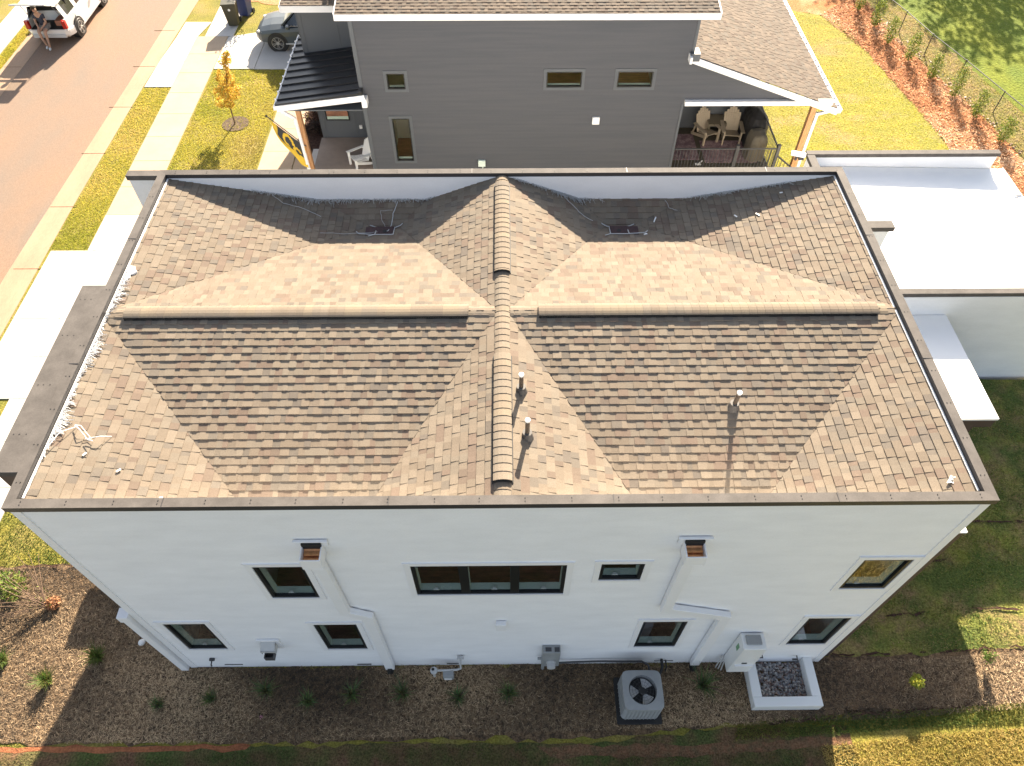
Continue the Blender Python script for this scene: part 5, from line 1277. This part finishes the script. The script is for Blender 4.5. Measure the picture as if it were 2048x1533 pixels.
        for sy_ in (-1,1): b = MB(); b.tube([(-2.05,sy_*.66,1.15),G_(.45,sy_*.62)], .014, 6); q = b.build('gas_strut', m_dkgrey); q.parent = tg
    e.scale = (s, s, s); return e
suv((-8.15,26.62,.03), R(180), m_carg, 'slate grey car with alloy wheels parked on the driveway behind the grey house')
suv((-19.42,28.62,.006), R(90), m_carw, 'white car parked at the kerb with its tailgate raised', open_gate=True, s=1.0)

# ------------------------------------------------------------ person seated on the open boot edge
pe = empty('person', (-19.5,26.35,0), 'person in dark shirt and pale shorts sitting in the open boot of the white car', 'person')
def skin(name, verts, edges, radii, m, parent, root=0, sub=2):
    me = bpy.data.meshes.new(name); me.from_pydata(verts, edges, []); o = bpy.data.objects.new(name, me); C.objects.link(o)
    md = o.modifiers.new('skin','SKIN'); md.use_smooth_shade = True
    for v, r_ in zip(me.skin_vertices[0].data, radii): v.radius = (r_, r_)
    me.skin_vertices[0].data[root].use_root = True
    ss = o.modifiers.new('sub','SUBSURF'); ss.levels = sub; ss.render_levels = sub
    me.materials.append(m); lead(o, parent); return o
X0, Y0 = -19.55, 26.42
def pt(x, y, z): return (X0+x, Y0+y, z)
V = [pt(0,.05,.76), pt(0,.03,.95), pt(0,-.02,1.16), pt(0,-.05,1.30), pt(0,-.09,1.38), pt(0,-.13,1.47), pt(0,-.15,1.58),
     pt(-.17,-.04,1.27), pt(-.22,-.12,1.02), pt(-.08,-.30,.90), pt(.17,-.04,1.27), pt(.23,-.12,1.02), pt(.12,-.32,.90),
     pt(-.10,.0,.74), pt(-.13,-.36,.74), pt(-.10,-.40,.42), pt(-.06,-.38,.10), pt(-.06,-.52,.05),
     pt(.10,.0,.74), pt(.14,-.38,.74), pt(.14,-.46,.42), pt(.10,-.50,.10), pt(.12,-.64,.05)]
E_ = [(0,1),(1,2),(2,3),(3,4),(4,5),(5,6),(3,7),(7,8),(8,9),(3,10),(10,11),(11,12),(0,13),(13,14),(14,15),(15,16),(16,17),(0,18),(18,19),(19,20),(20,21),(21,22)]
Rr = [.14,.135,.15,.10,.055,.085,.10,.06,.045,.035,.06,.045,.035,.10,.075,.055,.04,.035,.10,.075,.055,.04,.035]
skin('body', V, E_, Rr, m_skin, pe)
skin('shirt', [V[0],V[1],V[2],V[3],V[7],tuple(np.array(V[7])*.4+np.array(V[8])*.6),V[10],tuple(np.array(V[10])*.4+np.array(V[11])*.6)], [(0,1),(1,2),(2,3),(3,4),(4,5),(3,6),(6,7)], [.15,.15,.165,.11,.08,.06,.08,.06], m_shirt, pe)
skin('shorts', [V[0],V[13],tuple(np.array(V[13])*.25+np.array(V[14])*.75),V[18],tuple(np.array(V[18])*.25+np.array(V[19])*.75)], [(0,1),(1,2),(0,3),(3,4)], [.155,.12,.095,.12,.095], m_shorts, pe)
for a_, b_ in ((16,17),(21,22)): skin('shoe', [V[a_],V[b_]], [(0,1)], [.05,.045], m_sock, pe)
b = MB(); hc = Vector(V[6])+Vector((0,.015,.03))
for i in range(6):
    for j in range(12):
        f0, f1 = math.pi*.5*i/6, math.pi*.5*(i+1)/6; t0, t1 = 2*math.pi*j/12, 2*math.pi*(j+1)/12; q = lambda f_, t_: hc+Vector((math.sin(f_)*math.cos(t_),math.sin(f_)*math.sin(t_),math.cos(f_)))*.112
        b.poly([q(f0,t0),q(f1,t0),q(f1,t1),q(f0,t1)] if i else [q(0,0),q(f1,t0),q(f1,t1)])
lead(b.build('hair', m_hair, smooth=True), pe)
def hand(wrist, fdir, side):
    wv = Vector(wrist); d = Vector(fdir).normalized(); up = Vector((0,0,1)); sd = d.cross(up).normalized()*side
    for k in range(4):
        base = wv+d*.085+sd*(-.03+.02*k); L = (.06,.075,.07,.055)[k]
        skin('finger', [tuple(base), tuple(base+d*L*.5-up*.01), tuple(base+d*L-up*.03)], [(0,1),(1,2)], [.009,.0085,.008], m_skin, pe, sub=1)
    skin('thumb', [tuple(wv+d*.03+sd*(-.03)), tuple(wv+d*.06-sd*.055), tuple(wv+d*.09-sd*.06-up*.01)], [(0,1),(1,2)], [.011,.010,.009], m_skin, pe, sub=1)
    skin('palm', [tuple(wv), tuple(wv+d*.05), tuple(wv+d*.085)], [(0,1),(1,2)], [.028,.036,.034], m_skin, pe, sub=1)
hand(V[9], (.3,-1,-.1), 1); hand(V[12], (-.2,-1,-.1), -1)
hd = Vector(V[6])
b = MB(); b.obox(hd+Vector((0,-.10,-.02)), (.022,.035,.04)); lead(b.build('nose', m_skin, bevel=.006), pe)
for sx in (-.035,.035): b = MB(); b.obox(hd+Vector((sx,-.088,.012)), (.022,.012,.010)); lead(b.build('eye', m_black), pe)
b = MB(); b.obox(hd+Vector((0,-.088,-.06)), (.045,.012,.010)); lead(b.build('mouth', m_red), pe)
for sx in (-.1,.1): b = MB(); b.obox(hd+Vector((sx,.0,0)), (.02,.04,.055)); lead(b.build('ear', m_skin, bevel=.008), pe)

def seam(pts, seed):
    rr = random.Random(seed); b = MB(); P_ = []
    for p, q in zip(pts[:-1], pts[1:]):
        n = max(2, int(math.dist(p, q)/.12))
        for k in range(n): t = k/n; P_.append((p[0]+(q[0]-p[0])*t+rr.gauss(0,.012), p[1]+(q[1]-p[1])*t+rr.gauss(0,.018)))
    for (x, y), (x2, y2) in zip(P_[:-1], P_[1:]):
        if rr.random() < .18: continue
        w1 = rr.uniform(.008,.03); dx, dy = x2-x, y2-y; L = math.hypot(dx, dy); nx, ny = -dy/L*w1, dx/L*w1; z = float(rise(np.array(x), np.array(y)))+.045
        b.poly([(x-nx,y-ny,z),(x2-nx,y2-ny,z),(x2+nx,y2+ny,z),(x+nx,y+ny,z)])
    tag(b.build('turf_seam', m_darkmulch), None, None, None, 'structure')
seam([(7.0,.16),(9.0,.15),(11,.17),(13.5,.14)], 1); seam([(8.2,1.0),(9.4,1.02)], 2); seam([(10.2,1.0),(11.4,.97)], 3); seam([(9.4,3.1),(12.4,3.05)], 4); seam([(8.4,2.2),(10.2,2.15)], 5)
seam([(5.2,-1.22),(6.6,-1.1),(8.4,-.98),(9.6,-.95)], 6); seam([(-12.3,2.3),(-10,2.34),(-8,2.5)], 7)
